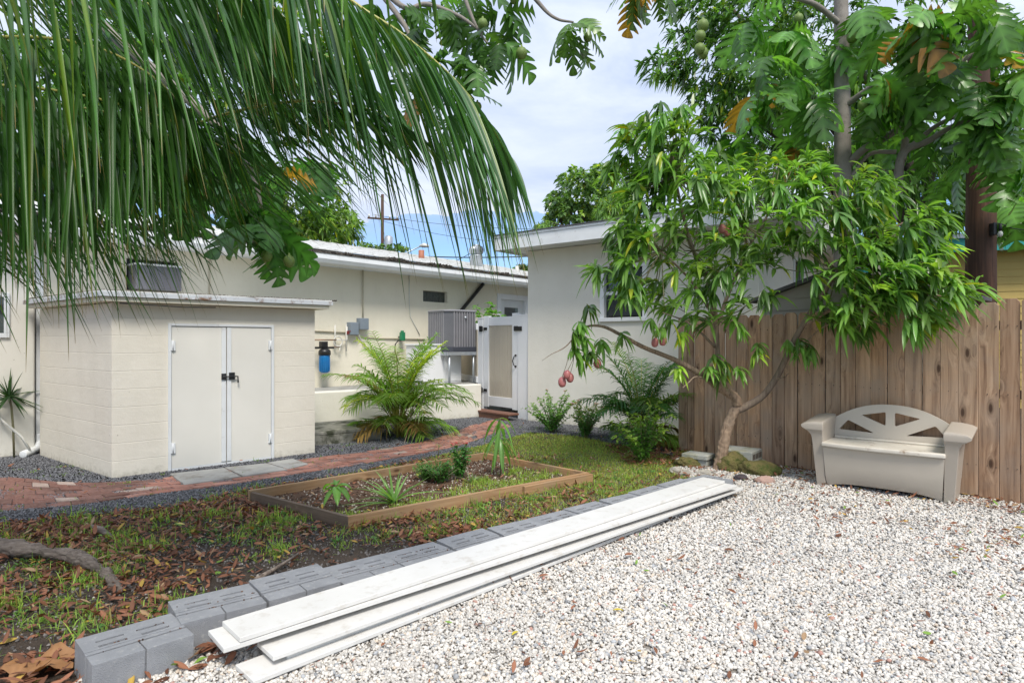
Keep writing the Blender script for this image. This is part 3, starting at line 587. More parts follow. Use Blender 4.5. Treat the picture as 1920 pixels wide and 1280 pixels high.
v_, q_, c_ = instances(tv, tf, np.ones(len(tv)), np.stack([xx, yy, np.full(n, 2.118)], 1), rotz_tilt(n), RS.uniform(.004, .012, (n, 3)), RS.uniform(.03, .14, (n, 1))*np.array([1,.8,.6]))
tag(npmesh('roof_debris_and_shade', v_, q_, c_, M['grit'], S, k=3), kind='stuff')
f = MB(); f.box(.565,.60,-.02,.03,.0,1.765); f.box(1.78,1.815,-.02,.03,.0,1.765); f.box(.60,1.78,-.02,.03,1.735,1.765); f.build('door_frame', M['galv'] if 0 else M['white_trim'], S, bev=.003)
for (a, b, lb) in ((.605,1.214,0), (1.224,1.775,1)):
    dr = MB().box(a, b, -.008, .028, .04, 1.728).build('door', M['door_white'], S, bev=.002)
    MB().box(a, b, -.014, .02, .008, .038).build('bottom_rail', M['white_trim'], dr)
    hx = a+.01 if lb == 0 else b-.01
    for z in (.28,1.5): h = MB(); h.box(hx-.025, hx+.025, -.026, -.012, z-.06, z+.06); h.cyl((hx,-.026,z-.06), (hx,-.026,z+.06), .007, 8); h.build('hinge', M['white_trim'], dr)
    if lb == 0:
        MB().box(1.160,1.213,-.022,-.010,.05,1.72).build('edge_strip', M['white_trim'], dr, bev=.002)
        l = MB(); l.box(1.155,1.215,-.036,-.023,1.07,1.15); l.cyl((1.17,-.045,1.11), (1.33,-.045,1.11), .009, 8); l.build('bolt', M['dark'], dr, bev=.002)
    else:
        MB().box(1.225,1.275,-.022,-.010,.05,1.72).build('edge_strip', M['white_trim'], dr, bev=.002)
        l = MB(); l.box(1.245,1.315,-.036,-.023,1.07,1.16); l.tube([(1.30,-.045,1.11), (1.345,-.05,1.11), (1.35,-.05,1.03)], .009, 8); l.build('latch', M['dark'], dr, bev=.002)
l = MB(); l.tube([(.05,-.17,1.975), (.25,-.165,1.97), (.7,-.165,1.955), (1.05,-.165,1.965)], .007, 6); l.build('cable', M['dark'], S)
# ================================================ BACK: storage shed, yellow house, black post
St = thing('storage_shed', 'small grey sided storage shed with dark roof behind the wooden fence', 'shed', (3.32,8.12,0), -50)
w = MB(); 
for k in range(14):
    z0 = k*.15; z1 = z0+.15
    w.hexa([(0,-.012,z0), (1.9,-.012,z0), (1.9,.05,z0), (0,.05,z0)], [(0,0,z1), (1.9,0,z1), (1.9,.05,z1), (0,.05,z1)])
for k in range(2):
    z0 = 2.1+k*.13; z1 = z0+.13; i0 = (z0-2.1)/.29*.95; i1 = (z1-2.1)/.29*.95
    w.hexa([(i0,-.012,z0), (1.9-i0,-.012,z0), (1.9-i0,.05,z0), (i0,.05,z0)], [(i1,0,z1), (1.9-i1,0,z1), (1.9-i1,.05,z1), (i1,.05,z1)])
w.box(0,.04,.051,1.8,0,2.1); w.box(1.86,1.9,.051,1.8,0,2.1); w.build('wall', M['siding'], St)
w = MB()
for s in (0, 1):
    a = [(-.14,-.1,2.06), (.95,-.1,2.395), (.95,1.9,2.395), (-.14,1.9,2.06)]
    if s: a = [(1.9-x, y, z) for x, y, z in a][::-1]
    w.hexa(a, [(x, y, z+.045) for x, y, z in a])
w.build('roof', M['shingle'], St)
Yh = thing('house', 'yellow sided house with teal fascia beyond the wooden fence', 'house', tuple(P(1700, 640, 15.0)*1.0)[:2]+(0,), -20)
w = MB()
for k in range(24): z0 = k*.17; w.hexa([(0,-.015,z0), (9,-.015,z0), (9,.05,z0), (0,.05,z0)], [(0,0,z0+.17), (9,0,z0+.17), (9,.05,z0+.17), (0,.05,z0+.17)])
w.build('wall', M['yellow'], Yh)
MB().box(-.5,9.5,-.56,-.5,3.62,3.92).build('fascia', M['teal'], Yh); MB().box(-.5,9.5,-.5,.8,3.80,3.90).build('soffit', M['teal'], Yh); MB().box(-.55,9.55,-.62,3,3.925,4.02).build('roof', M['galv'], Yh)
MB().box(-2.4,-.2,-.3,-.2,2.9,3.7).build('gable_panel', M['teal'], Yh)
t = thing('fence_post', 'black post just beyond the right end of the wooden fence', 'post', (5.35,6.15,0), -50)
MB().box(-.04,.04,-.04,.04,0,2.12).build('shaft', M['dark'], t, bev=.005); v = MB(); v.prism([(-.06,-.06,2.122), (.06,-.06,2.122), (.06,.06,2.122), (-.06,.06,2.122)], (0,0,.02)); v.build('cap', M['dark'], t)
# ================================================ WOODEN FENCE
Fe = thing('wooden_fence', 'weathered dog eared picket privacy fence behind the bench', 'fence', (2.36,8.69,0), -50)
rf_ = random.Random(3); x = 0; k = 0
while x < 5.2:
    w_ = rf_.uniform(.148, .162); h = 1.89+rf_.uniform(-.012, .012)+(.035 if x > 3.25 else 0)+(.03 if x > 3.55 else 0)
    if k < 2: w_ = .10 if k else .14
    e = .035; z0 = rf_.uniform(.0, .03); v = MB(); pts = [(0,0,z0), (w_,0,z0), (w_,0,h-e), (w_-e*.8,0,h), (e*.8,0,h), (0,0,h-e)]
    v.prism(pts, (0,.018,0)); o = v.build('picket', M['picket'], Fe, loc=(x, rf_.uniform(-.003,.003), 0), bev=.0025); o.rotation_euler = (rf_.uniform(-.004,.004), rf_.uniform(-.004,.004), rf_.uniform(-.012,.012))
    x += w_+rf_.choice([.003,.004,.005,.007,.010]); k += 1
    if k > 32: break
for z in (.30,1.0,1.66): MB().box(0, x, .026, .062, z, z+.088).build('rail', M['picket'], Fe)
for xx in (.05,2.4,4.8): MB().box(xx, xx+.09, .064, .15, 0, 1.85).build('post', M['picket'], Fe)
nl = MB(); rr = random.Random(9)
for i in range(k):
    for z in (.34,1.04,1.70):
        for dx in (.035,.105): nl.cyl((i*(x/k)+dx,-.0025,z+rr.uniform(-.012,.012)), (i*(x/k)+dx,.002,z), .0042, 6)
tag(nl.build('nails', M['debris'], Fe), kind='stuff')
# ================================================ UTILITY POLE near right, far pole, wires
pp = P(1839,640,8.9); t = thing('utility_pole', 'thick dark brown wooden pole behind the fence at right', 'pole', (pp.x, pp.y, 0))
v = MB(); v.tube([(0,0,0), (0,0,3), (.02,0,6), (.05,0,9)], [.195,.185,.17,.15], 28, wob=.02); v.build('shaft', M['pole'], t)
v = MB(); v.box(-.02,.03,-.27,-.17,2.05+1.0,2.22+1.0); v.build('bracket', M['dark'], t)
t = thing('string_light', 'black cable with a clear bulb hanging on the brown pole', 'string light', (pp.x, pp.y-.24, 3.1))
v = MB(); v.tube([(-.02,-.02,.12), (.08,-.04,.10), (.25,-.02,.04), (.6,.0,.0), (1.4,.1,.12)], .007, 6, False); v.cyl((.05,-.05,.1), (.05,-.05,.0), .022, 10); v.build('cable', M['dark'], t)
v = MB(); v.lathe((.05,-.05,-.085), [(.008,0), (.03,.02), (.034,.045), (.02,.08)], 14); v.build('bulb', M['pvc'], t)
q = P(717,640,42); t = thing('utility_pole', 'distant power pole with crossarm and transformer above the house roof', 'pole', (q.x, q.y, 0))
v = MB(); v.tube([(0,0,0), (0,0,11.6)], [.13,.10], 10); v.build('shaft', M['pole'], t)
v = MB(); v.box(-1.0,1.1,-.05,.05,9.88,9.99); v.build('crossarm', M['pole'], t, rz=20)
v = MB(); v.lathe((.45,-.1,7.6), [(.25,0), (.28,.05), (.28,1.05), (.2,1.15)], 16); v.build('transformer', M['galv'], t)
v = MB()
for x in (-.9,-.45,.5,1.0): MB().lathe((x*math.cos(R(20)),x*math.sin(R(20)),9.992), [(.05,0), (.07,.1), (.03,.22)], 8).build('insulator', M['pvc'], t)
def wire(p, q, sag, lb, r=.012):
    v = MB(); pts = [Vector(p).lerp(Vector(q), u)-Vector((0,0,sag*4*u*(1-u))) for u in np.linspace(0, 1, 18)]; o = v.tube(pts, r, 5).build('power_line', M['dark']); tag(o, lb, 'cable', 'overhead wires')
wire(P(717,414,42), P(1010,458,30), .3, 'upper overhead wire sloping right from the distant pole')
wire(P(700,402,42), P(1100,430,28), .3, 'topmost overhead wire crossing the blue sky')
wire(P(560,462,30), P(1010,480,30), .25, 'thick lower overhead wire just above the roof vents', .028)
wire(P(845,494,30), P(905,462,30), .02, 'short steep wire rising beside the turbine vent', .015)
t = thing('street_lamp', 'grey cobra head street lamp arm above the house roof', 'street lamp', tuple(P(735,640,34).xy)+(0,))
v = MB(); e0 = P(745,482,34)-Vector(t.location); e1 = P(790,461,34)-Vector(t.location); v.tube([(0,0,0), (e0.x,0,e0.z-.5), (e0.x,0,e0.z), (e1.x,0,e1.z)], [.07,.06,.035,.035], 8); v.build('arm', M['galv'], t)
v = MB(); v.tube([(e1.x-.1,0,e1.z), (e1.x+.15,0,e1.z+.03), (e1.x+.42,0,e1.z-.02)], [.06,.13,.07], 10); v.build('lamp_head', M['pvc'], t)
def rough(o, st, size, sub=1):
    if sub: m = o.modifiers.new('sub', 'SUBSURF'); m.levels = sub; m.render_levels = sub
    t = bpy.data.textures.new('lumps', 'CLOUDS'); t.noise_scale = size; t.noise_depth = 3; d = o.modifiers.new('lumps', 'DISPLACE'); d.texture = t; d.strength = st; d.mid_level = .5; d.texture_coords = 'LOCAL'
# ================================================ CONCRETE BLOCKS in a row
def cmu_mesh():
    mb = MB(); L, Dp, Hh = .412, .335, .21
    # plan: rear half and front half parted by a deep groove; thin slots sunk in the top
    xs = [0,.06,.175,.235,.35,L]; slots = {(1,1), (3,1), (1,3), (3,3)}
    def half(y0, y1, rows):
        ys = [y0]+[q for r in rows for q in r]+[y1]; cells = []
        for j in range(len(ys)-1):
            for i in range(len(xs)-1):
                deep = (j % 2 == 1) and i in (1, 3)
                zt = Hh-.03 if deep else Hh
                mb.add([(xs[i],ys[j],zt), (xs[i+1],ys[j],zt), (xs[i+1],ys[j+1],zt), (xs[i],ys[j+1],zt)], [(0,1,2,3)])
                if deep:
                    a, b, c, d = (xs[i],ys[j]), (xs[i+1],ys[j]), (xs[i+1],ys[j+1]), (xs[i],ys[j+1])
                    for p, q in ((a,b), (b,c), (c,d), (d,a)): mb.add([(p[0],p[1],Hh), (q[0],q[1],Hh), (q[0],q[1],zt), (p[0],p[1],zt)], [(0,3,2,1)])
        mb.add([(0,y0,0), (L,y0,0), (L,y1,0), (0,y1,0), (0,y0,Hh), (L,y0,Hh), (L,y1,Hh), (0,y1,Hh)], [(0,1,5,4), (2,3,7,6), (1,2,6,5), (3,0,4,7), (3,2,1,0)])
    half(.145, Dp, [(.225,.245), (.162,.186)] [::-1])
    mb.box(0, .204, 0, .105, 0, Hh-.003); mb.box(.210, L, 0, .105, 0, Hh-.003); mb.box(.2041, .2099, .006, .104, 0, Hh-.012)
    mb.box(.014, L-.014, .1051, .1209, 0, Hh-.045)
    mb.box(.0, L, .121, .1449, 0, Hh-.002)
    return mb
cb = cmu_mesh(); me0 = bpy.data.meshes.new('concrete_block'); me0.from_pydata(cb.v, [], cb.f); me0.update(); me0.materials.append(M['cmu'])
rr = random.Random(21); spots = []
spots.append((Vector((-1.81,2.64,0)), 40.5+5.5, -.052))
for i in range(12):
    p = ROW0+RU*(.43*i+.0)+RN*.335; spots.append((p, rowang+rr.uniform(-2,2), -.052-(.028 if i > 1 else 0)+rr.uniform(-.008,.008)))
ordn = ['nearest','second','third','fourth','fifth','sixth','seventh','eighth','ninth','tenth','eleventh','twelfth','farthest']
for i, (p, a, z) in enumerate(spots):
    o = bpy.data.objects.new('concrete_block', me0); COL.objects.link(o); j = rr.uniform(-.012,.012)
    o.location = (p.x+RN.x*j, p.y+RN.y*j, z); o.rotation_euler = (R(rr.uniform(-1.2,1.2)), R(rr.uniform(-1,1)), R(a))
    lb = 'grey slotted concrete block, %s of the row edging the gravel' % ordn[i]
    if i == 0: lb = 'grey slotted concrete block standing clear at the near end of the row'
    tag(o, lb, 'concrete block', 'grey concrete blocks edging the white gravel'); bv = o.modifiers.new('bevel', 'BEVEL'); bv.width = .004; bv.segments = 2; bv.limit_method = 'ANGLE'
# ================================================ WHITE BOARDS
def board(nl, nr, fl, w, th, z0, z1, lb):
    """near left top corner, far left top corner (ground plan), width to the right, lower face heights near and far"""
    a = Vector((nl[0], nl[1])); b = Vector((fl[0], fl[1])); d = (b-a); L = d.length; ang = math.atan2(d.y, d.x); v = MB()
    v.box(0, L, -w, 0, 0, th); 
    o = v.build('white_board', M['board'], loc=(a.x, a.y, z0), bev=.003); o.rotation_euler = (0, -math.atan2(z1-z0, L), ang); tag(o, lb, 'board', 'long white boards beside the blocks'); return o
board((-1.42,3.005), 0, (1.93,6.20), .235, .024, .158, .158, 'white board lying topmost of the stack on the blocks')
board((-1.47,2.965), 0, (2.03,6.13), .235, .024, .131, .131, 'white board second from the top, jutting out under the topmost one')
z3 = .075
a = P(482,1208,2.8); t3 = (1.48-0)
def gz(px, py, z): return G(px, py, z)
p0 = gz(482,1203,.10); p1 = gz(1360,908,.10); board((p0.x,p0.y), 0, (p1.x,p1.y), .19, .022, .078, .078, 'narrow white board lying between the stack and the lowest board')
p0 = gz(500,1206,.075); p1 = gz(1350,910,.075); board((p0.x+.03,p0.y+.01), 0, (p1.x,p1.y), .15, .045, .032, .032, 'dirty white board hidden under the narrow middle board')
p0 = gz(441,1245,.05); p1 = gz(1352,909,.05); board((p0.x,p0.y), 0, (p1.x,p1.y), .20, .022, .028, .028, 'white board lying alone on the gravel, nearest the camera')
# ================================================ BENCH
Bn = thing('storage_bench', 'taupe plastic storage bench with arched cut out back', 'bench', (3.22,6.55,0), -41.5)
Wd = 1.24
v = MB()   # box body: front leans in at the foot, arched recess
n = 12; front = []
def bodyring(z, yf, x0, x1, yb): return [(x0, yf, z), (x1, yf, z), (x1, yb, z), (x0, yb, z)]
lev = [(.05,.075,.115,Wd-.115), (.13,.035,.108,Wd-.108), (.27,.022,.10,Wd-.10), (.44,.0,.09,Wd-.09)]
V_ = []; 
for (z, yf, x0, x1) in lev:
    for i in range(n+1):
        u = i/n; bow = .022*(1-(2*u-1)**2); zz = z
        if z == .05: zz = .02+.05*max(0, 1-(2*u-1)**4) 
        V_.append((x0+(x1-x0)*u, yf-bow, zz))
f_ = [(r*(n+1)+i, r*(n+1)+i+1, (r+1)*(n+1)+i+1, (r+1)*(n+1)+i) for r in range(3) for i in range(n)]
b0 = len(V_); V_ += [(.155,.48,.03), (Wd-.155,.48,.03), (Wd-.105,.50,.44), (.105,.50,.44)]
f_ += [(b0+1, b0, b0+3, b0+2)]
V_2 = V_; v.add(V_2, f_, True); v.add([V_[0], V_[n+1], V_[2*(n+1)], V_[3*(n+1)], V_[b0], V_[b0+3]], [(0,4,5,3,2,1)]); k_ = n
v.add([V_[n], V_[2*n+1], V_[3*n+2], V_[4*n+3], V_[b0+1], V_[b0+2]], [(0,1,2,3,5,4)]); v.build('box', M['plastic2'], Bn)
v = MB(); pts = []; N_ = 16
for i in range(N_+1): u = i/N_; pts.append((.080+(Wd-.16)*u, -.028-.035*(1-(2*u-1)**2), 0))
ring = pts+[(Wd-.08,.44,0), (.08,.44,0)]
v.prism([(x, y, .445) for x, y, z in ring], (0,0,.045)); v.build('seat_lid', M['lid'], Bn, bev=.014, seg=3)
v = MB(); v.box(.10,Wd-.10,.415,.47,.491,.512); v.build('hinge_strip', M['lid'], Bn, bev=.008)
# back with four cut-outs
bm = bmesh.new(); x0, x1 = .03, Wd-.03; cx = Wd/2
def loop(pts):
    vs = [bm.verts.new((x, 0, z)) for x, z in pts]; return [bm.edges.new((vs[i], vs[(i+1) % len(vs)])) for i in range(len(vs))]
def rnd(poly, r=.018):
    out = []; m = len(poly)
    for i in range(m):
        a, b, c = Vector(poly[i-1]), Vector(poly[i]), Vector(poly[(i+1) % m]); p = b+(a-b).normalized()*r; q = b+(c-b).normalized()*r
        for t in (0, .33, .67, 1): out.append(tuple(p*(1-t)**2+b*2*t*(1-t)+q*t*t))
    return out
outer = [(x0,.40), (x1,.40)]
for i in range(21): u = i/20; x = x1+(x0-x1)*u; outer.append((x, .66+.22*(1-abs(2*u-1)**2.2)))
ed = loop(outer)
def U(u, w): return (x0+(x1-x0)*u, .45+w*.43)
holes = [[U(.085,.30), U(.375,.27), U(.16,.555)], [U(.27,.70), U(.465,.47), U(.465,.81), ], ]
for h in holes: ed += loop(rnd(h)); ed += loop(rnd([(2*cx-x, z) for x, z in h]))
bmesh.ops.triangle_fill(bm, use_beauty=True, use_dissolve=False, edges=ed)
me = bpy.data.meshes.new('backrest'); bm.to_mesh(me); bm.free(); o = link('backrest', me, M['plastic2'], Bn, loc=(0,.47,0)); o.rotation_euler = (R(-5),0,0)
o.location = (0,.455,0.0)
s = o.modifiers.new('solid', 'SOLIDIFY'); s.thickness = .045; s.offset = 0; b = o.modifiers.new('bevel', 'BEVEL'); b.width = .009; b.segments = 3; b.angle_limit = R(50)
def arm(mir):
    v = MB(); f = (lambda x: x) if not mir else (lambda x: Wd-x)
    # leg board: cross-sections in z, tapering down; top flares outward as a scroll
    prof = [(0,.02,.105,.055,.46), (.25,.0,.098,.03,.49), (.46,-.015,.092,.01,.51), (.55,-.025,.090,.0,.515), (.59,-.05,.092,-.015,.52), (.615,-.085,.095,-.03,.525), (.635,-.118,.098,-.03,.525), (.66,-.122,.098,-.03,.525), (.680,-.085,.098,-.025,.52), (.692,-.03,.095,-.015,.515), (.70,.02,.085,-.01,.51)]
    V_ = []; F_ = []
    for (z, a, b, y0, y1) in prof:
        rise = .0 if z < .6 else .045
        for (x, y) in ((a,y0), (b,y0), (b,y1), (a,y1)): V_.append((f(x), y, z+(rise*(y-y0)/(y1-y0) if rise else 0)))
    for i in range(len(prof)-1):
        for k in range(4): q = (i*4+k, i*4+(k+1) % 4, (i+1)*4+(k+1) % 4, (i+1)*4+k); F_.append(q if not mir else q[::-1])
    t = len(prof)-1; F_.append((3,2,1,0) if not mir else (0,1,2,3)); F_.append((t*4, t*4+1, t*4+2, t*4+3) if not mir else (t*4+3, t*4+2, t*4+1, t*4))
    v.add(V_, F_, False); return v.build('arm', M['plastic'], Bn, bev=.016, seg=3)
arm(0); arm(1)
for o in Bn.children:
    if o.name.startswith('arm'):
        for p in o.data.polygons: p.use_smooth = True
        o.modifiers['bevel'].angle_limit = R(25); w = o.modifiers.new('wn', 'WEIGHTED_NORMAL')
# ================================================ RAISED BED
bc = [G(653,992), G(1105,903), G(912,864), G(465,941)]     # near, right, far, left
t = thing('raised_bed', 'low wooden raised bed frame planted with seedlings on the lawn', 'planter', tuple(bc[0]))
def bboard(p, q, z1, m, th=.038, z0=0, inn=None):
    d = q-p; L = d.length; an = math.atan2(d.y, d.x); v = MB(); v.box(0, L, 0, th, z0, z1); o = v.build('side_board', m, t, loc=p-bc[0], bev=.004); o.rotation_euler = (0,0,an); return o
off = lambda p, q, e0, e1: (p+(q-p).normalized()*e0, q-(q-p).normalized()*e1)
bboard(bc[0], bc[1], .105, M['bedwood']); bboard(*off(bc[1], bc[2], .04, 0), .105, M['bedwood']); bboard(*off(bc[2], bc[3], .04, 0), .118, M['bedwood']); bboard(*off(bc[3], bc[0], .04, .001), .103, M['bedgrey'])
e0 = bc[0].lerp(bc[1], .70)-RN*0; dd = (bc[1]-bc[0]).normalized(); nn = Vector((dd.y, -dd.x, 0))
p = bc[0].lerp(bc[1], .66)+nn*.041; q = bc[1]+nn*.041+dd*.02; bboard(p, q, .092, M['bedwood'])
cen = sum(bc, Vector())/4; BED = [tuple(p+(cen-p)*.03) for p in bc]
o = sheet('bed_soil', [tuple(p+(cen-p)*.022) for p in bc], .03, M['mulch'])
# ================================================ small blocks, rocks by the tree
def hollow(name, c, a, sx, sy, sz, m, lb, holes=True, tilt=0):
    v = MB(); v.box(0, sx, 0, sy, 0, sz); t_ = .03
    o = v.build(name, m, loc=c, bev=.007); o.rotation_euler = (R(tilt), 0, R(a)); tag(o, lb, 'concrete block', 'old cinder blocks by the fence')
    if holes:
        for k in range(3): y = .025+k*(sy-.05)/3; MB().box(sx-.05, sx+.0012, y+.008, y+(sy-.05)/3-.008, .035, sz-.03).build('core_hole_shade', M['debris'], o, bev=0)  # dark boxes in the solid face, painted as shade inside open cores
    return o
q = G(1362,881); hollow('cinder_block', (q.x,q.y+.12,0), -37, .40, .36, .10, M['cmu_light'], 'grey lower cinder block beneath the greenish one by the trunk', False)
hollow('cinder_block', (q.x-.06,q.y+.13,.103), -40, .41, .38, .13, M['cmu_light'], 'greenish cinder block with open cores, topmost beside the trunk')
q = G(1288,876); hollow('cinder_block', (q.x-.02,q.y+.1,0), -38, .30, .25, .10, M['cmu_light'], 'small lower cinder block left of the mango trunk', False)
hollow('cinder_block', (q.x-.04,q.y+.1,.103), -40, .33, .26, .055, M['cmu_light'], 'thin pale slab lying on the small block left of the trunk', False)
def rock(px, py, sx, sy, sz, m, lb, seed, name='rock', ang=0, group=None, z=None):
    bm = bmesh.new(); bmesh.ops.create_icosphere(bm, subdivisions=4, radius=1); r = np.array([v.co[:] for v in bm.verts]); q = r*2.2+seed*3.1
    n1 = vnoise(q[:,0]+q[:,2]*1.3, q[:,1]-q[:,2]*.7, 1.0, seed); n2 = vnoise(q[:,0]-q[:,2], q[:,1]+q[:,2]*1.1, 3.5, seed+1)
    f = .62+.5*n1+.16*n2
    for v, k in zip(bm.verts, f): v.co = Vector((v.co.x*k*sx, v.co.y*k*sy, v.co.z*k*sz))
    me = bpy.data.meshes.new(name); bm.to_mesh(me); bm.free()
    for p in me.polygons: p.use_smooth = True
    g = G(px, py); o = link(name, me, m, loc=(g.x, g.y+sy*.6, sz*.35 if z is None else z), rz=ang); tag(o, lb, 'rock', group or 'rocks around the mango trunk'); return o
rock(1378,886,.19,.15,.17,M['moss'],'mossy rock directly behind the mango trunk',1)
rock(1428,893,.25,.15,.13,M['moss'],'long mossy rock right of the mango trunk',2,ang=-30)
rock(1302,876,.22,.14,.10,M['moss'],'low mossy rock left of the mango trunk',3,ang=10)
rock(1392,903,.085,.07,.06,M['rockdark'],'small dark purple stone in front of the mossy rocks',4)
rock(1437,908,.11,.08,.065,M['pink'],'pinkish stone lying at the right end of the rocks',5,ang=-20)
rock(1268,888,.08,.07,.06,M['rock'],'pale rounded stone at the left end of the rocks',6)
rock(1286,893,.075,.06,.05,M['rock'],'pinkish grey stone near the end of the block row',7)
rock(1275,872,.06,.05,.07,M['rock'],'upright grey stone among the rocks left of the trunk',8)
rock(1325,893,.12,.08,.05,M['rock'],'flat pale stone just left of the trunk foot',9)
rock(1368,905,.05,.04,.03,M['rock'],'small tan stone near the far end of the boards',10)
# root / log lower left
v = MB(); gp = [G(-260,1000), G(-120,1022), G(0,1045), G(70,1052), G(140,1060), G(180,1078), G(205,1092), G(228,1112)]
hh = [.07,.08,.085,.075,.065,.06,.035,-.01]; v.tube([tuple(c) for c in curve([(p.x, p.y, h) for p, h in zip(gp, hh)], 34)], [.062+.003*math.sin(i*1.1)+.008*math.sin(i*.7)-.0012*i for i in range(34)], 18, wob=.10)
o = v.build('tree_root', M['root']); rough(o, .05, .07, 2); rough(o, .02, .02, 0); tag(o, 'thick grey bark covered root lying across the leaf litter', 'root')
v = MB(); gp = [G(165,990), G(190,1002), G(215,1010)]; v.tube([(gp[0].x,gp[0].y,.02), (gp[1].x,gp[1].y,.035), (gp[2].x,gp[2].y,.0)], [.02,.028,.012], 10, wob=.1); tag(v.build('tree_root', M['root']), 'short thin grey root poking out of the leaf litter', 'root')
v = MB(); gp = [G(478,1092), G(505,1080), G(530,1068), G(560,1050)]; v.tube([(p.x,p.y,.02+.01*i) for i, p in enumerate(gp)], [.016,.014,.011,.007], 8, wob=.1); tag(v.build('fallen_stick', M['root']), 'curved dry stick on the leaf litter behind the blocks', 'stick')

# bits of leaf and debris caught on the block tops
n = 200; kk = RS.randint(0, 13, n); X = []
for i in range(n):
    p, a, z = spots[kk[i]]; a = R(a); u = RS.uniform(.02,.40); w = RS.choice([.112,.173,.235]) + RS.normal(0,.003); X.append((p.x+u*math.cos(a)-w*math.sin(a), p.y+u*math.sin(a)+w*math.cos(a), z+.204))
tv, tf = ico(1); v_, q_, c_ = instances(tv, tf, np.ones(len(tv)), np.array(X), rotz_tilt(n), RS.uniform(.002,.007,(n,3)), RS.uniform(.03,.14,(n,1))*np.array([1.2,.7,.5])); o = npmesh('leaf_bits', v_, q_, c_, M['grit'], k=3); tag(o, 'small brown debris caught in the slots of the grey blocks', 'debris', kind='stuff')
# ================================================ GROUND COVER
def samp(n, x0, x1, y0, y1, rs=RS): return rs.uniform(x0, x1, n), rs.uniform(y0, y1, n)
def vis(x, y, m=1.15): return (y > 2.1) & (np.abs(x) < (y*.835+.35)*m)
ico1 = ico(1)
# white pebbles
x, y = samp(720000, -3.4, 7.1, 1.6, 8.4); k = inpoly(x, y, GRAVEL) & (vis(x, y, 1.03) | (RS.uniform(0, 1, len(x)) < .45)); dth = np.clip((6.6-y)/4, .35, 1); k &= RS.uniform(0, 1, len(x)) < dth; x, y = x[k], y[k]
n = len(x); nz = vnoise(x, y, 1.1, 4); r = RS.gamma(7, .00080, n)*np.clip(1+.07*(y-3), 1, 1.4)+.0025
col = np.array([.71,.675,.62])*(RS.uniform(.66, 1.10, (n,1))); t = RS.uniform(0, 1, n)
col[t < .07] = np.array([.66,.56,.45])*RS.uniform(.8,1.1,((t < .07).sum(),1)); g_ = (t > .10) & (t < .19); col[g_] = np.array([.40,.41,.42])*RS.uniform(.6,1.2,(g_.sum(),1)); g_ = (t > .985); col[g_] = np.array([.46,.27,.22])
col *= (.80+.3*nz)[:, None]
sc_ = r[:, None]*np.stack([RS.uniform(.9,1.45,n), RS.uniform(.75,1.1,n), RS.uniform(.5,.85,n)], 1)
v_, q_, c_ = instances(ico1[0], ico1[1], np.ones(12), np.stack([x, y, .006+r*RS.uniform(.1,.9,n)+.008*vnoise(x, y, 2.2, 8)], 1), rotz_tilt(n, .6), sc_, np.clip(col, 0, .86))
o = npmesh('white_pebbles', v_, q_, c_, M['pebble'], k=3); tag(o, 'loose white gravel pebbles covering the yard in front of the bench', 'gravel', kind='stuff')
# dark grit on dark gravel, in the soil
oct_v = np.array([[1,0,0],[-1,0,0],[0,1,0],[0,-1,0],[0,0,1],[0,0,-1]], float); oct_f = np.array([[0,2,4],[2,1,4],[1,3,4],[3,0,4],[2,0,5],[1,2,5],[3,1,5],[0,3,5]])
x, y = samp(480000, -8.5, 3.5, 4.2, 13.5); k = inpoly(x, y, DARK) & vis(x, y, 1.0); x, y = x[k], y[k]; n = len(x); r = RS.uniform(.004, .010, n)
pile = np.clip(1-np.abs((x+5.35)*.6+(y-7.55)*.8)/.5, 0, 1)*((x < -4.4) & (x > -7))*.07
v_, q_, c_ = instances(oct_v, oct_f, np.ones(6), np.stack([x, y, .008+r*.5], 1), rotz_tilt(n, .8), r[:, None]*RS.uniform(.7,1.3,(n,3)), RS.uniform(.05,.24,(n,1))*np.array([.98,1.0,1.08]))
o = npmesh('dark_grit', v_, q_, c_, M['grit'], k=3, smooth=False); tag(o, 'fine dark grey gravel around the shed and brick path', 'gravel', kind='stuff')
def ROWSIDE(x, y): return (x-ROW0.x)*RN.x+(y-ROW0.y)*RN.y   # <0 behind the block row
PATHP = [tuple(p[:2]) for p in en[::4]]+[tuple(p[:2]) for p in ef[::-4]]
BEDP = [tuple(b) for b in bc]
def lawnfield(x, y):
    """how grassy the soil is (0..1)"""
    s = (x-ROW0.x)*RU.x+(y-ROW0.y)*RU.y; a = np.clip((s-1.2)/2.6, 0, 1); nn_ = vnoise(x, y, 1.5, 6)
    right = np.clip((x+.2)/1.2, 0, 1)*np.clip((y-6.2)/.8, 0, 1)
    f = np.maximum(a*.62, right*1.0)+(nn_-.5)*1.1
    return np.clip(f, 0, 1)
# soil crumbs and pale bits
x, y = samp(60000, -6.5, 2.6, 2.2, 8.6); k = (ROWSIDE(x, y) < -.02) & ~inpoly(x, y, DARK) & ~inpoly(x, y, BEDP) & vis(x, y, 1.0); x, y = x[k], y[k]; n = len(x); r = RS.uniform(.003, .011, n)
col = RS.uniform(.05,.26,(n,1))*np.array([1,.92,.86]); t = RS.uniform(0,1,n); col[t > .97] = [.50,.47,.42]
v_, q_, c_ = instances(oct_v, oct_f, np.ones(6), np.stack([x, y, r*.5], 1), rotz_tilt(n, .8), r[:, None]*RS.uniform(.7,1.3,(n,3)), col)
o = npmesh('soil_crumbs', v_, q_, c_, M['grit'], k=3, smooth=False); tag(o, 'dark soil crumbs and grit behind the row of blocks', 'soil', kind='stuff')
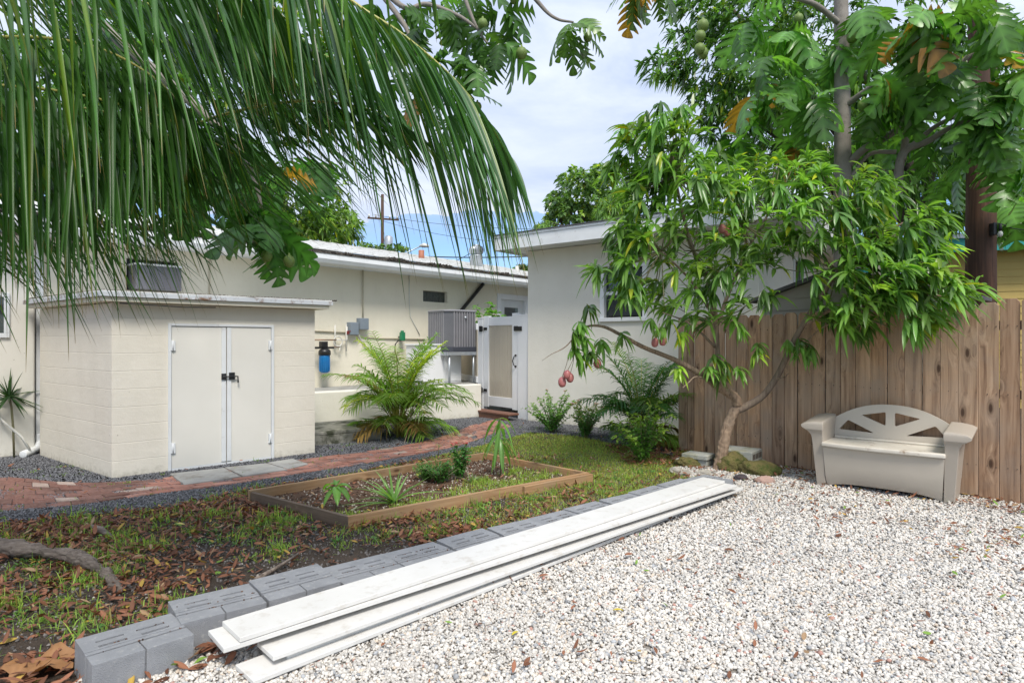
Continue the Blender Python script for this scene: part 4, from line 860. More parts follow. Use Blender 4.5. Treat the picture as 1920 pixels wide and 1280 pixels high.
# leaf litter
def litter(x, y, zb, Lr, lbl, name, yel=.06, green=.02, lift=.035, pale=.06):
    n = len(x); a = RS.uniform(0, 2*np.pi, n); el = RS.normal(.12, .22, n); D = np.stack([np.cos(a)*np.cos(el), np.sin(a)*np.cos(el), np.sin(el)], 1)
    col = np.array([.185,.078,.044])*RS.uniform(.45,1.5,(n,1))+np.array([.03,.02,.012])*RS.uniform(0,1,(n,1)); t = RS.uniform(0,1,n)
    col[t < yel] = [.42,.28,.06]; col[(t > .5) & (t < .5+green)] = [.16,.28,.05]; col[t > 1-pale] = [.36,.24,.14]
    L = RS.uniform(Lr[0], Lr[1], n); P0 = np.stack([x, y, zb+RS.uniform(.004, lift, n)], 1)
    V, Q, C = ribbons(P0, D, L, L*RS.uniform(.26,.42,n), RS.normal(.05,.28,n), col, 5, None, RS.uniform(.1,.1), 1.25, roll=RS.normal(0,.45,n))
    V[:,2] = np.maximum(V[:,2], zb+.002+RS.uniform(0,.004,len(V)))
    o = npmesh(name, V, Q, C, M['litter']); tag(o, lbl, 'leaves', kind='stuff')
x, y = samp(110000, -6.5, 3.2, 2.1, 8.2); k = (ROWSIDE(x, y) < .0) & ~inpoly(x, y, BEDP) & ~inpoly(x, y, DARK) & vis(x, y, 1.05)
dn = np.clip(vnoise(x, y, 1.6, 2)*1.7-.45, 0, 1)*np.clip(1.1-np.abs(x+1.9)*.10, .1, 1)*(1-lawnfield(x, y)*.82); k &= RS.uniform(0,1,len(x)) < dn*.95
x, y = x[k], y[k]; litter(x, y, 0, (.03,.082), 'brown fallen leaves scattered over the bare soil at left', 'leaf_litter')
# near strip in front of the first blocks, and below the boards
x, y = samp(3400, -2.4, .0, 2.1, 3.5); rsd = ROWSIDE(x, y); k = (rsd > -.05) & (rsd < .62) & (RS.uniform(0,1,len(x)) < 1-rsd*1.3) & (x < -.9); litter(x[k], y[k], .02, (.045,.11), 'brown dry leaves heaped in front of the nearest blocks', 'leaf_litter', .03)
x, y = samp(20000, -1.4, 6.6, 2.3, 7.9); k = inpoly(x, y, GRAVEL); fd = ((x-2.36)*.766+(y-8.69)*.643)  # distance in front of fence (negative = in front)
w = np.where(fd > -.5, .95, np.where(fd > -2.2, np.clip(vnoise(x, y, 2.2, 3)-.42,0,1)*1.5, .045)); k &= RS.uniform(0,1,len(x)) < w; litter(x[k], y[k], .028, (.025,.07), 'scattered brown leaves on the white gravel by the bench', 'leaf_litter', .07, .05, .02)
x, y = samp(1700, -2.6, 2, 4.8, 8.3); k = inpoly(x, y, BED) & (RS.uniform(0,1,len(x)) < np.clip(1.0-.35*(x+1.2), .25, 1)); litter(x[k], y[k], .03, (.03,.08), 'brown leaf mulch inside the raised bed', 'leaf_litter', .04, .02, .02, .15)
x, y = samp(900, -7, 2.5, 5, 12); k = inpoly(x, y, DARK) & (RS.uniform(0,1,len(x)) < .28); litter(x[k], y[k], .028, (.03,.08), 'few brown leaves on the brick path and dark gravel', 'leaf_litter', .05)
x, y = samp(700, 1.4, 2.6, 7.6, 9.0); litter(x, y, .01, (.04,.09), 'brown leaves under the yellow green shrub', 'leaf_litter', .05)
# crumbs of mulch and pale gravel inside the bed
x, y = samp(9000, -2.6, 2, 4.8, 8.3); k = inpoly(x, y, BED); x, y = x[k], y[k]; n = len(x); r = RS.uniform(.005,.013,n); col = np.where((RS.uniform(0,1,n) < .45)[:,None], np.array([[.46,.41,.34]]), np.array([[.10,.06,.04]]))*RS.uniform(.6,1.2,(n,1))
v_, q_, c_ = instances(oct_v, oct_f, np.ones(6), np.stack([x, y, .03+r*.5], 1), rotz_tilt(n, .8), r[:, None]*RS.uniform(.6,1.5,(n,3)), col); o = npmesh('mulch_chips', v_, q_, c_, M['grit'], k=3, smooth=False); tag(o, 'pale gravel and mulch chips inside the raised bed', 'mulch', kind='stuff')
# grass
def grass(x, y, z, Lr, lbl, c0=(.10,.19,.035), dry=.12, W=(.003,.0055), lean=.55):
    n = len(x); a = RS.uniform(0,2*np.pi,n); e = np.abs(RS.normal(0, lean, n)); D = np.stack([np.cos(a)*np.sin(e), np.sin(a)*np.sin(e), np.cos(e)], 1)
    col = np.array(c0)*RS.uniform(.6,1.5,(n,1)); t = RS.uniform(0,1,n); col[t < dry] = np.array([.36,.30,.13])*RS.uniform(.7,1.1,((t < dry).sum(),1)); t2 = RS.uniform(0,1,(n,1)); col = col*(1+t2*np.array([.5,.25,0]))
    V, Q, C = ribbons(np.stack([x, y, np.full(n, z)], 1), D, RS.uniform(Lr[0],Lr[1],n), RS.uniform(W[0],W[1],n), RS.uniform(.15,.9,n), col, 3, [1,.85,.55,.05], None)
    V[:,2] = np.maximum(V[:,2], z+.003); o = npmesh('grass', V, Q, C, M['grass']); tag(o, lbl, 'grass', kind='stuff')
x, y = samp(300000, -4.5, 3.2, 4.3, 10.6); k = (ROWSIDE(x, y) < -.03) & ~inpoly(x, y, BEDP) & ~inpoly(x, y, DARK) & ~inpoly(x, y, GRAVEL) & vis(x, y, 1.0); lf_ = lawnfield(x, y); k &= RS.uniform(0,1,len(x)) < np.clip(lf_*1.02*np.clip(.35+1.6*vnoise(x, y, 3.3, 31)**1.0, 0, 1)-.25*(vnoise(x, y, 1.3, 33) > .62), 0, .95)
grass(x[k], y[k], 0, (.025,.075), 'bright green lawn grass between the raised bed and the shrubs', W=(.005,.010), c0=(.23,.33,.08), lean=.75, dry=.22)
def tufts(n, reg, per, spread, Lr, lbl, c0, cond, z=0):
    cx = RS.uniform(reg[0],reg[1],n); cy = RS.uniform(reg[2],reg[3],n); k = cond(cx, cy); cx, cy = cx[k], cy[k]; m = len(cx); sz = RS.uniform(.4,1.3,m)
    x = np.repeat(cx, per)+RS.normal(0,1,m*per)*np.repeat(sz,per)*spread; y = np.repeat(cy, per)+RS.normal(0,1,m*per)*np.repeat(sz,per)*spread
    grass(x, y, z, Lr, lbl, c0, .05, (.004,.009), .6)
soilc = lambda x, y: (ROWSIDE(x, y) < -.12) & ~inpoly(x, y, DARK) & ~inpoly(x, y, BEDP) & vis(x, y, 1.0) & (vnoise(x, y, .9, 12) > .47)
tufts(420, (-5.5,1.5,2.3,7.0), 34, .06, (.05,.15), 'green grass tufts growing through the leaf litter at left', (.20,.32,.07), soilc)
tufts(60, (-4.3,-1.6,3.0,5.6), 70, .10, (.06,.16), 'taller grass clumps near the root at left', (.21,.35,.08), soilc)
tufts(420, (-6,2.5,5,11), 12, .03, (.02,.07), 'small weeds between the path bricks', (.13,.24,.05), lambda x, y: inpoly(x, y, DARK), .01)
tufts(420, (-2.2,1.2,5.2,8.0), 60, .08, (.04,.13), 'grass growing inside the raised bed', (.22,.34,.07), lambda x, y: inpoly(x, y, BED) & ((x*.3+y*-.95) < 9) & (((x-bc[0].x)*-dd.y+(y-bc[0].y)*dd.x) < 1.05*np.clip((x+1.6)/2,.25,1)), .03)
# small broad-leaf weeds
x, y = samp(900, -4.2, 2.4, 2.6, 9); k = soilc(x, y) & (vnoise(x, y, 2.1, 19) > .55); x, y = x[k], y[k]; x = np.repeat(x, 9); y = np.repeat(y, 9); n = len(x); a = RS.uniform(0,2*np.pi,n); e = RS.uniform(.2,1.1,n)
V, Q, C = ribbons(np.stack([x+RS.normal(0,.02,n), y+RS.normal(0,.02,n), RS.uniform(.003,.03,n)], 1), np.stack([np.cos(a)*np.cos(e), np.sin(a)*np.cos(e), np.sin(e)], 1), RS.uniform(.025,.05,n), RS.uniform(.012,.02,n), .5, np.array([.09,.20,.04])*RS.uniform(.7,1.3,(n,1)), 3)
o = npmesh('weeds', V, Q, C, M['leaf']); tag(o, 'small broad leaved weeds in the leaf litter', 'weeds', kind='stuff')
# twigs on the gravel
v = MB(); rr = random.Random(4)
for i in range(60):
    a = rr.uniform(-.5, 6.2); b = rr.uniform(2.6, 6.8)
    if not inpoly(np.array([a]), np.array([b]), GRAVEL)[0]: continue
    an = rr.uniform(0, 6.28); l = rr.uniform(.05,.20); v.tube([(a,b,.035), (a+math.cos(an)*l*.5, b+math.sin(an)*l*.5, .045), (a+math.cos(an+.4)*l, b+math.sin(an+.4)*l, .033)], [.0025,.002,.001], 5)
o = v.build('twigs', M['root']); tag(o, 'thin dry twigs lying on the white gravel', 'twigs', kind='stuff')
# yellow leaf on the boards, crumpled big leaf near left corner
def single(px, py, z, L, W, ang, col, lb, tilt=.2, nm='fallen_leaf'):
    p = G(px, py, z); V, Q, C = ribbons([[p.x, p.y, z+.006]], [[math.cos(ang)*math.cos(tilt), math.sin(ang)*math.cos(tilt), math.sin(tilt)]], L, W, .25, np.array([col]), 8, None, .2, 1.3)
    V[:,2] = np.maximum(V[:,2], z+.002); o = npmesh(nm, V-np.array(p)[None], Q, C, M['litter'], loc=p); tag(o, lb, 'leaf')
single(625,1188,.034,.055,.022,.5,(.60,.40,.04),'single yellow leaf lying on the lowest white board')
single(325,985,.01,.10,.05,.1,(.62,.52,.16),'large pale yellow leaf lying on bare soil left of the bed')
single(490,1150,.02,.10,.04,.4,(.62,.40,.05),'yellow leaf beside the second concrete block')
single(960,1192,.03,.06,.02,.9,(.50,.42,.04),'yellow leaf on the gravel in front of the boards')
single(1150,1145,.03,.06,.022,.0,(.52,.42,.04),'long yellow green leaf on the open gravel')
def crumpled():
    V = []; n = 26; m = 9
    for j in range(m):
        for i in range(n):
            a = 2*math.pi*i/n; lob = .72+.28*abs(math.cos(a*3.5)); r = .14*j/(m-1)*lob; V.append((r*math.cos(a)*1.1, r*math.sin(a), .03+.035*math.sin(3*a+j*.5)*j/m+.02*math.sin(5*a)*j/m+random.uniform(-.004,.004)))
    Q = [(j*n+i, j*n+(i+1) % n, (j+1)*n+(i+1) % n, (j+1)*n+i) for j in range(m-1) for i in range(n)]; return np.array(V), np.array(Q)
V, Q = crumpled(); g = G(75,1262); o = npmesh('fallen_leaf', V, Q, np.tile([.33,.17,.075], (len(V),1))*RS.uniform(.9,1.1,(len(V),1)), M['litter'], loc=(g.x,g.y,.02)); tag(o, 'large crumpled tan leaf at the lower left corner', 'leaf')
# ================================================ VEGETATION
def A(v): return np.array(v, float)
def whorls(C0, AX, n, L, W, col, g=.55, nseg=4, fold=.22, rib=1.35, flush=.08, spread=(.2,1.25), rs=RS):
    """tufts of long drooping leaves: centre, axis, leaves per tuft"""
    N = len(C0); AX = unit(AX); m = N*n
    c = np.repeat(C0, n, 0); ax = np.repeat(AX, n, 0); r = unit(rs.normal(size=(m,3))); r = unit(r-ax*np.sum(r*ax, 1, keepdims=True)); th = rs.uniform(spread[0], spread[1], m)[:, None]
    D = ax*np.cos(th)+r*np.sin(th); t = rs.uniform(0,1,(N,1)); cc = np.array(col)*(.6+.9*rs.uniform(0,1,(N,1)))
    cc = cc*(1-t*.0)+0; fl = rs.uniform(0,1,N) < flush; cc[fl] = cc[fl]*np.array([1.7,1.4,.9]); cc = np.repeat(cc, n, 0)*rs.uniform(.75,1.3,(m,1))
    yl = rs.uniform(0,1,m) < .03; cc[yl] = cc[yl]*np.array([2.6,1.5,.6])
    return ribbons(c+ax*rs.uniform(-.05,.03,(m,1))*1.0, D, L*rs.uniform(.65,1.2,m), W*rs.uniform(.8,1.2,m), g*rs.uniform(.5,1.7,m), cc, nseg, None, fold, rib, roll=rs.normal(0,.35,m))
def blobpts(blobs, seed):
    rs = np.random.RandomState(seed); out = []
    for (px, py, rx, ry, Y, dY, n) in blobs:
        d = unit(rs.normal(size=(n,3)))*(rs.uniform(.25,1,(n,1))**.45); yy = Y+d[:,1]*dY; q = np.stack([(px+d[:,0]*rx-960)/F*yy, yy, CH-(py+d[:,2]*ry-640)/F*yy], 1); out.append(q)
    return np.concatenate(out)
def limb(v, pts, r, n=10, wob=.05, k=None):
    p = [P(*q) for q in pts]; k = k or len(p)*5; c = curve(p, k); rr_ = np.interp(np.linspace(0,1,k), np.linspace(0,1,len(r)), r); v.tube([tuple(q) for q in c], list(rr_), n, wob=wob)
# ---------------- mango tree in front of the fence
base = G(1348,882); MT = thing('mango_tree', 'small mango tree with pink fruit in front of the wooden fence', 'tree', tuple(base)); off0 = -Vector(base)
def lp(o): o.location = off0; return o
v = MB(); limb(v, [(1346,890,7.36),(1352,862,7.37),(1357,830,7.38),(1364,800,7.4),(1376,772,7.42),(1386,757,7.44)], [.084,.072,.068,.064,.062,.048], 16, .06); limb(v, [(1382,762,7.42),(1378,745,7.42),(1352,728,7.40),(1325,708,7.35)], [.062,.058,.052,.047], 12, .05)
o = v.build('trunk', M['bark'], MT); lp(o); rough(o, .022, .045, 2)
v = MB(); limb(v, [(1380,766,7.42),(1392,765,7.43),(1432,740,7.38),(1462,696,7.28),(1482,652,7.18),(1512,598,7.02),(1545,548,6.9),(1572,505,6.85),(1600,455,6.9)], [.05,.047,.040,.036,.034,.030,.026,.022,.016], 12); lp(v.build('branch', M['bark'], MT))
v = MB(); limb(v, [(1335,714,7.37),(1295,690,7.25),(1260,672,7.15),(1205,650,6.95),(1165,628,6.8),(1130,612,6.7),(1100,612,6.6),(1082,625,6.55)], [.043,.034,.028,.024,.020,.016,.012,.008], 10); limb(v, [(1082,625,6.55),(1060,650,6.52),(1034,664,6.5),(1016,676,6.5)], [.008,.006,.004,.002], 6); limb(v, [(1355,728,7.4),(1310,706,7.2),(1290,718,7.1),(1280,727,7.05)], [.012,.01,.008,.006], 6)
lp(v.build('branch', M['bark'], MT))
v = MB(); limb(v, [(1352,724,7.40),(1348,690,7.4),(1344,640,7.35),(1340,580,7.3),(1328,530,7.2),(1300,470,7.1),(1280,400,7.0),(1265,320,6.9),(1262,250,6.9)], [.036,.032,.030,.028,.025,.022,.018,.013,.007], 10)
limb(v, [(1343,600,7.33),(1318,560,7.1),(1290,520,6.9),(1240,470,6.7),(1200,430,6.6)], [.022,.018,.014,.010,.005], 8); limb(v, [(1340,650,7.35),(1310,620,7.1),(1280,600,6.9),(1240,585,6.7)], [.016,.012,.009,.005], 8)
limb(v, [(1344,610,7.36),(1370,540,7.5),(1400,470,7.6),(1440,400,7.7),(1450,330,7.8),(1460,300,7.8)], [.024,.022,.018,.014,.010,.005], 8); limb(v, [(1400,470,7.6),(1390,400,7.4),(1350,330,7.3)], [.015,.011,.006], 8)
lp(v.build('branch', M['bark'], MT))
v = MB(); limb(v, [(1500,615,7.08),(1560,580,6.8),(1640,560,6.4),(1720,550,6.1),(1790,560,5.9)], [.02,.018,.014,.010,.006], 8); limb(v, [(1570,510,6.85),(1620,460,6.7),(1690,420,6.5),(1740,400,6.4)], [.018,.016,.011,.006], 8); limb(v, [(1590,470,6.9),(1580,400,6.9),(1560,350,6.9),(1550,330,6.9)], [.014,.012,.008,.005], 8); limb(v, [(1560,580,6.8),(1600,590,6.5),(1660,610,6.3)], [.012,.010,.006], 8)
limb(v, [(1478,655,7.2),(1505,645,7.05),(1545,612,6.85),(1590,600,6.7)], [.012,.009,.007,.004], 8); limb(v, [(1452,710,7.3),(1470,707,7.2),(1478,700,7.15)], [.010,.007,.006], 6)
lp(v.build('branch', M['bark'], MT))
blobs = [(1250,215,60,25,6.8,.5,10),(1185,250,25,30,6.7,.4,6),(1175,330,40,50,6.6,.5,14),(1155,500,40,40,6.4,.4,10),(1185,545,30,25,6.4,.3,5),(1262,250,70,42,6.9,.6,20),(1220,300,75,60,6.8,.7,30),(1300,330,100,70,6.9,.7,44),(1200,400,50,50,6.6,.5,16),(1165,455,30,50,6.5,.4,10),(1240,440,80,60,6.7,.7,26),(1330,420,90,60,7.1,.8,30),(1410,340,90,50,7.3,.8,28),(1480,330,80,40,7.5,.8,22),
 (1420,430,90,60,7.3,.8,24),(1380,500,80,50,7.2,.7,22),(1300,520,75,40,7.0,.6,18),(1560,350,80,42,7.0,.6,22),(1630,360,80,45,6.8,.6,24),(1520,420,80,50,7.0,.7,20),(1600,430,80,50,6.8,.7,22),(1700,430,80,55,6.5,.6,30),(1560,500,75,40,6.9,.6,16),
 (1640,500,80,45,6.5,.6,24),(1725,500,80,52,6.2,.5,26),(1780,530,55,42,5.9,.4,13),(1690,560,80,32,6.15,.35,17),(1620,560,60,35,6.4,.35,14),(1600,600,45,24,6.4,.25,9),(1545,580,40,30,6.75,.3,8),(1250,560,50,30,6.8,.5,7),(1330,590,50,22,7.0,.5,6),(1420,560,50,30,7.1,.5,6),(1735,595,55,22,6.0,.25,9),(1815,560,30,25,5.75,.2,3)]
blobs = [b[:6]+(int(b[6]*.88),) for b in blobs]; C0 = blobpts(blobs, 3); ctr = np.array(P(1450,560,7.3)); AX = unit(C0-ctr)*A([.5,.5,.4])+A([0,-.1,.55]); GC = (.115,.215,.045)
extra = A([tuple(P(*q)) for q in [(1185,520,6.5),(1160,540,6.5),(1200,552,6.5),(1240,618,6.8),(1222,600,6.75),(1258,600,6.8),(1280,628,6.9),(1340,668,7.2),(1350,700,7.2),(1362,680,7.2),(1384,692,7.2),(1330,692,7.2),(1422,648,7.3),(1418,665,7.3),(1498,640,7.0),(1503,655,7.0),(1478,640,7.1),(1520,650,6.95),(1165,628,6.7),(1385,610,7.1),(1270,690,7.0)]]); axe = np.tile(A([0,-.2,-.25]), (len(extra),1))
near_ = A([tuple(P(*q)) for q in [(1088,608,6.5),(1075,622,6.5),(1096,634,6.5),(1075,655,6.5),(1088,668,6.52),(1103,575,6.55),(1128,640,6.6),(1108,662,6.55),(1195,535,6.55)]]); axn = np.tile(A([.15,-.3,-.35]), (len(near_),1))
hang_ = RS.uniform(0,1,len(C0)) < .35
parts = [whorls(C0[~hang_], AX[~hang_], 12, .25, .048, GC, .48, spread=(.5,1.5)), whorls(C0[hang_], AX[hang_]*A([.6,.6,0])+A([0,-.1,-.55]), 11, .22, .044, (.09,.185,.042), .35, spread=(.15,.95)), whorls(extra, axe, 12, .17, .042, GC, .5), whorls(near_, axn, 14, .16, .042, (.10,.20,.035), .45, spread=(.3,1.2))]
V, Q, C = merge(parts); o = npmesh('crown', V, Q, C, M['leaf'], MT); lp(o)
# twigs carrying the whorls
v = MB(); jj = [tuple(P(*q)) for q in [(1262,330,6.9),(1300,470,7.1),(1240,470,6.7),(1440,400,7.7),(1390,420,7.4),(1580,400,6.9),(1660,450,6.6),(1640,560,6.4),(1720,550,6.1),(1570,505,6.85),(1343,600,7.33)]]; J = A(jj)
for c in C0[::2]:
    d = np.linalg.norm(J-c, axis=1); j = J[d.argmin()]
    if d.min() < 1.1: m = (j+c)/2+A([0,0,-.05]); v.tube([tuple(j), tuple(m), tuple(c)], [.009,.006,.0035], 5, False)
lp(v.build('twigs', M['twig'], MT))
def mango(px, py, Y, s, hang, k=1):
    p = P(px, py, Y); v = MB(); v.lathe((0,0,0), [(.004*s,-.055*s),(.022*s,-.050*s),(.036*s,-.034*s),(.042*s,-.010*s),(.041*s,.012*s),(.034*s,.034*s),(.018*s,.050*s),(.005*s,.055*s)], 18)
    o = v.build('mango', M['fruit'], MT, loc=Vector(p)+off0); o.rotation_euler = (random.uniform(-.2,.2), random.uniform(-.2,.2), 0); o.scale = (1,.9,1)
    h = P(*hang); w = MB(); a = Vector((0,0,.05*s)); b = Vector(h)-Vector(p); w.tube([a, a.lerp(b,.5)+Vector((.01,0,.01)), b], [.0035,.003,.004], 6); q = w.build('stem', M['stalk'], o)
mango(1054,716,6.5,1.02,(1068,665,6.5)); mango(1069,708,6.53,.95,(1073,662,6.52)); mango(1062,700,6.5,.0001+1.0,(1066,660,6.5)) if 0 else None; mango(1063,702,6.45,.9,(1070,660,6.5))
mango(1120,681,6.58,1.0,(1120,645,6.6)); mango(1228,642,6.75,.95,(1232,606,6.8)); mango(1243,639,6.78,.98,(1244,606,6.8)); mango(1354,429,7.0,1.05,(1352,400,7.1)); mango(1364,436,7.05,.95,(1362,402,7.1))
# ---------------- lobed breadfruit leaf
def bfleaf(seed, droop=.35):
    rs = np.random.RandomState(seed); n = 61; t = np.linspace(0,1,n); env = (np.sin(np.pi*np.clip(t,0,1)**.75)**.62)*.36; nl = 5.0
    ph = t*nl; lob = np.clip(1-np.abs((ph % 1)-.5)*2, 0, 1); lob = np.sin(np.pi*(ph % 1))**1.25; w = env*(.13+1.05*lob)+.004; w[-6:] = np.linspace(w[-6], .004, 6)
    cols = 5; V = []; T = []
    for i in range(n):
        for s in (-1,-.5,0,.5,1):
            yy = s*w[i]; xx = t[i]+abs(s)*w[i]*.72*(1-t[i]*.35); z = -droop*xx**2-.55*yy*yy*2+abs(yy)*.25+.02*math.sin(ph[i]*6.28)*abs(s); V.append((xx, yy, z)); T.append(1.7 if s == 0 else (1.25 if lob[i] > .9 else 1.0))
    Q = [(i*cols+j, i*cols+j+1, (i+1)*cols+j+1, (i+1)*cols+j) for i in range(n-1) for j in range(cols-1)]; return A(V), np.array(Q), A(T)
BFL = [bfleaf(1,.25), bfleaf(2,.55), bfleaf(3,.8)]
def bfclusters(cs, n, L, col, seed, yel=.06, down=.55, outv=None):
    rs = np.random.RandomState(seed); parts = []
    for c in cs:
        for t_ in range(3):
            m = max(1, n//3); a = rs.uniform(0,2*np.pi,m); e = rs.uniform(-1.25,.35,m)-down*.3; D = np.stack([np.cos(a)*np.cos(e), np.sin(a)*np.cos(e), np.sin(e)], 1)
            cc = np.array(col)*rs.uniform(.55,1.35,(m,1)); y_ = rs.uniform(0,1,m) < yel; cc[y_] = [.30,.15,.03]
            tv_, tf_, tt = BFL[t_]; parts.append(instances(tv_, tf_, tt, np.asarray(c)[None]+D*.04, frames(D, rs.normal(0,.5,m)), L*rs.uniform(.7,1.2,m), cc))
    return merge(parts)
# grey-trunked breadfruit tree behind the fence
bb = P(1580,640,8.5); BT = thing('breadfruit_tree', 'breadfruit tree with straight smooth grey trunk behind the fence', 'tree', (bb.x, bb.y, 0)); bo = -Vector((bb.x, bb.y, 0))
def lb_(o): o.location = bo; return o
v = MB(); limb(v, [(1583,840,8.5),(1582,560,8.5),(1580,420,8.5),(1580,300,8.5),(1579,150,8.5),(1577,0,8.5),(1575,-220,8.5)], [.125,.12,.115,.108,.10,.09,.08], 22, .015, 40); lb_(v.build('trunk', M['bark2'], BT))
v = MB(); limb(v, [(1588,310,8.48),(1620,280,8.3),(1665,255,8.2),(1720,215,8.1),(1760,180,8.0),(1800,120,7.9),(1850,80,7.8)], [.06,.05,.044,.04,.035,.03,.02]); lb_(v.build('branch', M['bark2'], BT))
v = MB(); limb(v, [(1583,200,8.48),(1610,180,8.3),(1650,150,8.0)], [.05,.04,.02]); lb_(v.build('branch', M['bark2'], BT))
v = MB(); limb(v, [(1575,45,8.48),(1530,10,8.3),(1490,-5,8.2),(1440,-30,8)], [.04,.036,.03,.02]); lb_(v.build('branch', M['bark2'], BT))
v = MB(); limb(v, [(1640,520,8.3),(1655,470,8.3),(1680,380,8.3),(1692,290,8.25),(1740,265,8.1),(1790,235,7.9),(1850,215,7.7)], [.075,.07,.062,.055,.04,.03,.02]); limb(v, [(1692,300,8.25),(1700,240,8.2),(1697,190,8.1)], [.05,.04,.025]); limb(v, [(1692,290,8.25),(1750,240,8.1),(1800,215,8.0),(1840,200,7.8)], [.04,.03,.025,.02]); limb(v, [(1590,340,8.48),(1630,290,8.4),(1680,285,8.3)], [.03,.026,.03])
lb_(v.build('branch', M['bark2'], BT))
cs = [tuple(P(*q)) for q in [(1440,110,8.0),(1480,60,8.2),(1420,180,7.9),(1500,150,8.3),(1530,185,8.0),(1650,140,7.8),(1700,160,7.9),(1640,190,8.1),(1700,60,7.2),(1730,20,7.0),(1780,30,7.0),(1840,10,7.2),(1880,60,7.4),(1850,150,7.5),(1880,190,7.4),(1900,140,7.3),(1830,230,7.6),(1860,260,7.7),(1780,120,7.6),(1560,90,8.6),(1620,20,8.2),(1400,40,8.4),(1750,240,8.3),(1905,300,8.0),(1380,260,8.4),(1520,260,8.8),(1600,250,8.9),(1700,230,8.8),(1800,320,9.4),(1890,380,9.0)]]
cs2 = A(cs)
o = npmesh('crown', *bfclusters(cs2, 10, .52, (.095,.21,.045), 5, .035), M['leaf'], BT); lb_(o)
def bfruit(par, o_, px, py, Y, r):
    p = P(px, py, Y); v = MB(); v.lathe((0,0,0), [(r*.15,-r*1.1),(r*.7,-r*.85),(r,-r*.2),(r,r*.25),(r*.75,r*.8),(r*.25,r*1.1),(.006,r*1.5)], 18); v.build('breadfruit', M['gfruit'], par, loc=Vector(p)+o_)
for q in [(1620,198,8.0,.075),(1497,35,8.1,.06),(1605,35,8.2,.06),(1318,48,8.2,.075),(1313,68,8.2,.07),(1312,92,8.2,.07),(1318,100,8.25,.07),(1598,70,8.2,.07)]: bfruit(BT, bo, *q)
# ---------------- palms of the upper left : coconut palm
CP = thing('coconut_palm', 'coconut palm with long drooping fronds hanging in at upper left', 'palm', (-3.6,1.9,0)); co = -Vector((-3.6,1.9,0))
v = MB(); v.tube([(0,0,0),(-.05,0,1.5),(.05,.05,3),(.3,.1,4.6)], [.2,.16,.15,.14], 20, wob=.03); v.build('trunk', M['barkdark'], CP)
def frond(pts, Lm, n, seed, side=(1,1), down=.75, col=(.045,.115,.025), W=.027, s0=.05, rr=.016, gr=.5, fwd=.65, tipk=.45, nodr=False):
    rs = np.random.RandomState(seed); c = curve([P(*q) for q in pts], 60); T = unit(np.gradient(c, axis=0)); parts = []
    for sd in (-1, 1):
        if not side[0 if sd < 0 else 1]: continue
        u = np.linspace(s0, .995, n)+rs.normal(0,.002,n); i = np.clip(u*59, 0, 58.99); k = i.astype(int); f = (i-k)[:, None]; p = c[k]*(1-f)+c[k+1]*f; t = T[k]
        S = unit(np.cross(t, A([0,0,1])))*sd; D = t*(fwd+rs.normal(0,.09,n))[:, None]*(1+.9*np.clip((u-.75)/.25,0,1))[:, None]+S*rs.uniform(.45,.75,n)[:, None]+A([0,0,-1])*(down+rs.normal(0,.10,n))[:, None]
        L = Lm*np.clip(np.sin(np.pi*np.clip(u*.86+.10,0,1))**.6, tipk, 1)*(1-.42*np.clip((u-.55)/.45,0,1))*rs.uniform(.80,1.06,n); cc = A(col)*rs.uniform(.65,1.4,(n,1)); old = rs.uniform(0,1,n) < .06; cc[old] = cc[old]*A([2.0,1.35,.6])
        v_, q_, c_ = ribbons(p+S*.006, D, L, W*rs.uniform(.8,1.15,n), gr*rs.uniform(.7,1.3,n), cc, 12, [.35,.75,.95,1,1,.98,.94,.88,.78,.64,.46,.26,.03], .32, 1.5, roll=rs.normal(0,.4,n)+sd*.5)
        tt = np.tile(np.repeat(np.linspace(0,1,13), 3), n)[:, None]; dry = np.clip((tt-.93)/.06, 0, 1); c_ = c_*(1-dry)+A([.26,.15,.05])*dry; parts.append((v_, q_, c_))
    V, Q, C = merge(parts); fo = npmesh('frond', V, Q, C, M['palm'], CP); fo.location = co
    r = MB(); r.tube([tuple(x) for x in c], list(np.linspace(rr, rr*.25, 60)), 8); r.build('rachis', M['rachis'], fo)
frond([(200,-560,2.9),(380,-330,2.95),(540,-120,3.0),(650,-5,3.05),(755,66,3.1),(852,150,3.15),(922,238,3.2),(962,310,3.25)], 1.10, 92, 1, down=.62, col=(.050,.120,.040), fwd=.60, W=.025, tipk=.34, gr=.42)
frond([(-260,470,3.5),(-60,390,3.6),(130,325,3.6),(300,262,3.5),(420,215,3.5),(560,190,3.45),(690,205,3.4),(780,250,3.4)], 1.0, 92, 2, down=.62, fwd=.62, col=(.045,.11,.03), W=.027, gr=.15)
frond([(-500,60,2.7),(-250,-60,2.7),(-20,-110,2.7),(180,-120,2.7),(340,-90,2.75),(450,-40,2.8),(540,40,2.85)], 1.14, 90, 3, down=.95, fwd=.55, col=(.050,.125,.026), W=.024, gr=.30)
frond([(-420,-60,3.3),(-100,-140,3.3),(160,-130,3.3),(360,-60,3.3),(520,40,3.3),(640,130,3.3)], 1.2, 92, 4, down=.62, fwd=.72, col=(.05,.125,.035), W=.027, gr=.15)
frond([(-600,330,3.1),(-380,180,3.1),(-160,90,3.1),(40,70,3.1),(180,90,3.1),(280,140,3.1),(350,205,3.1)], 1.24, 80, 5, down=1.0, fwd=.50, col=(.052,.128,.026), W=.025, gr=.4)
frond([(-560,220,3.4),(-300,170,3.4),(-100,160,3.4),(60,165,3.4),(200,190,3.4),(330,230,3.4),(440,290,3.4)], 1.12, 64, 15, down=1.0, fwd=.55, col=(.045,.115,.028), W=.025, gr=.4)
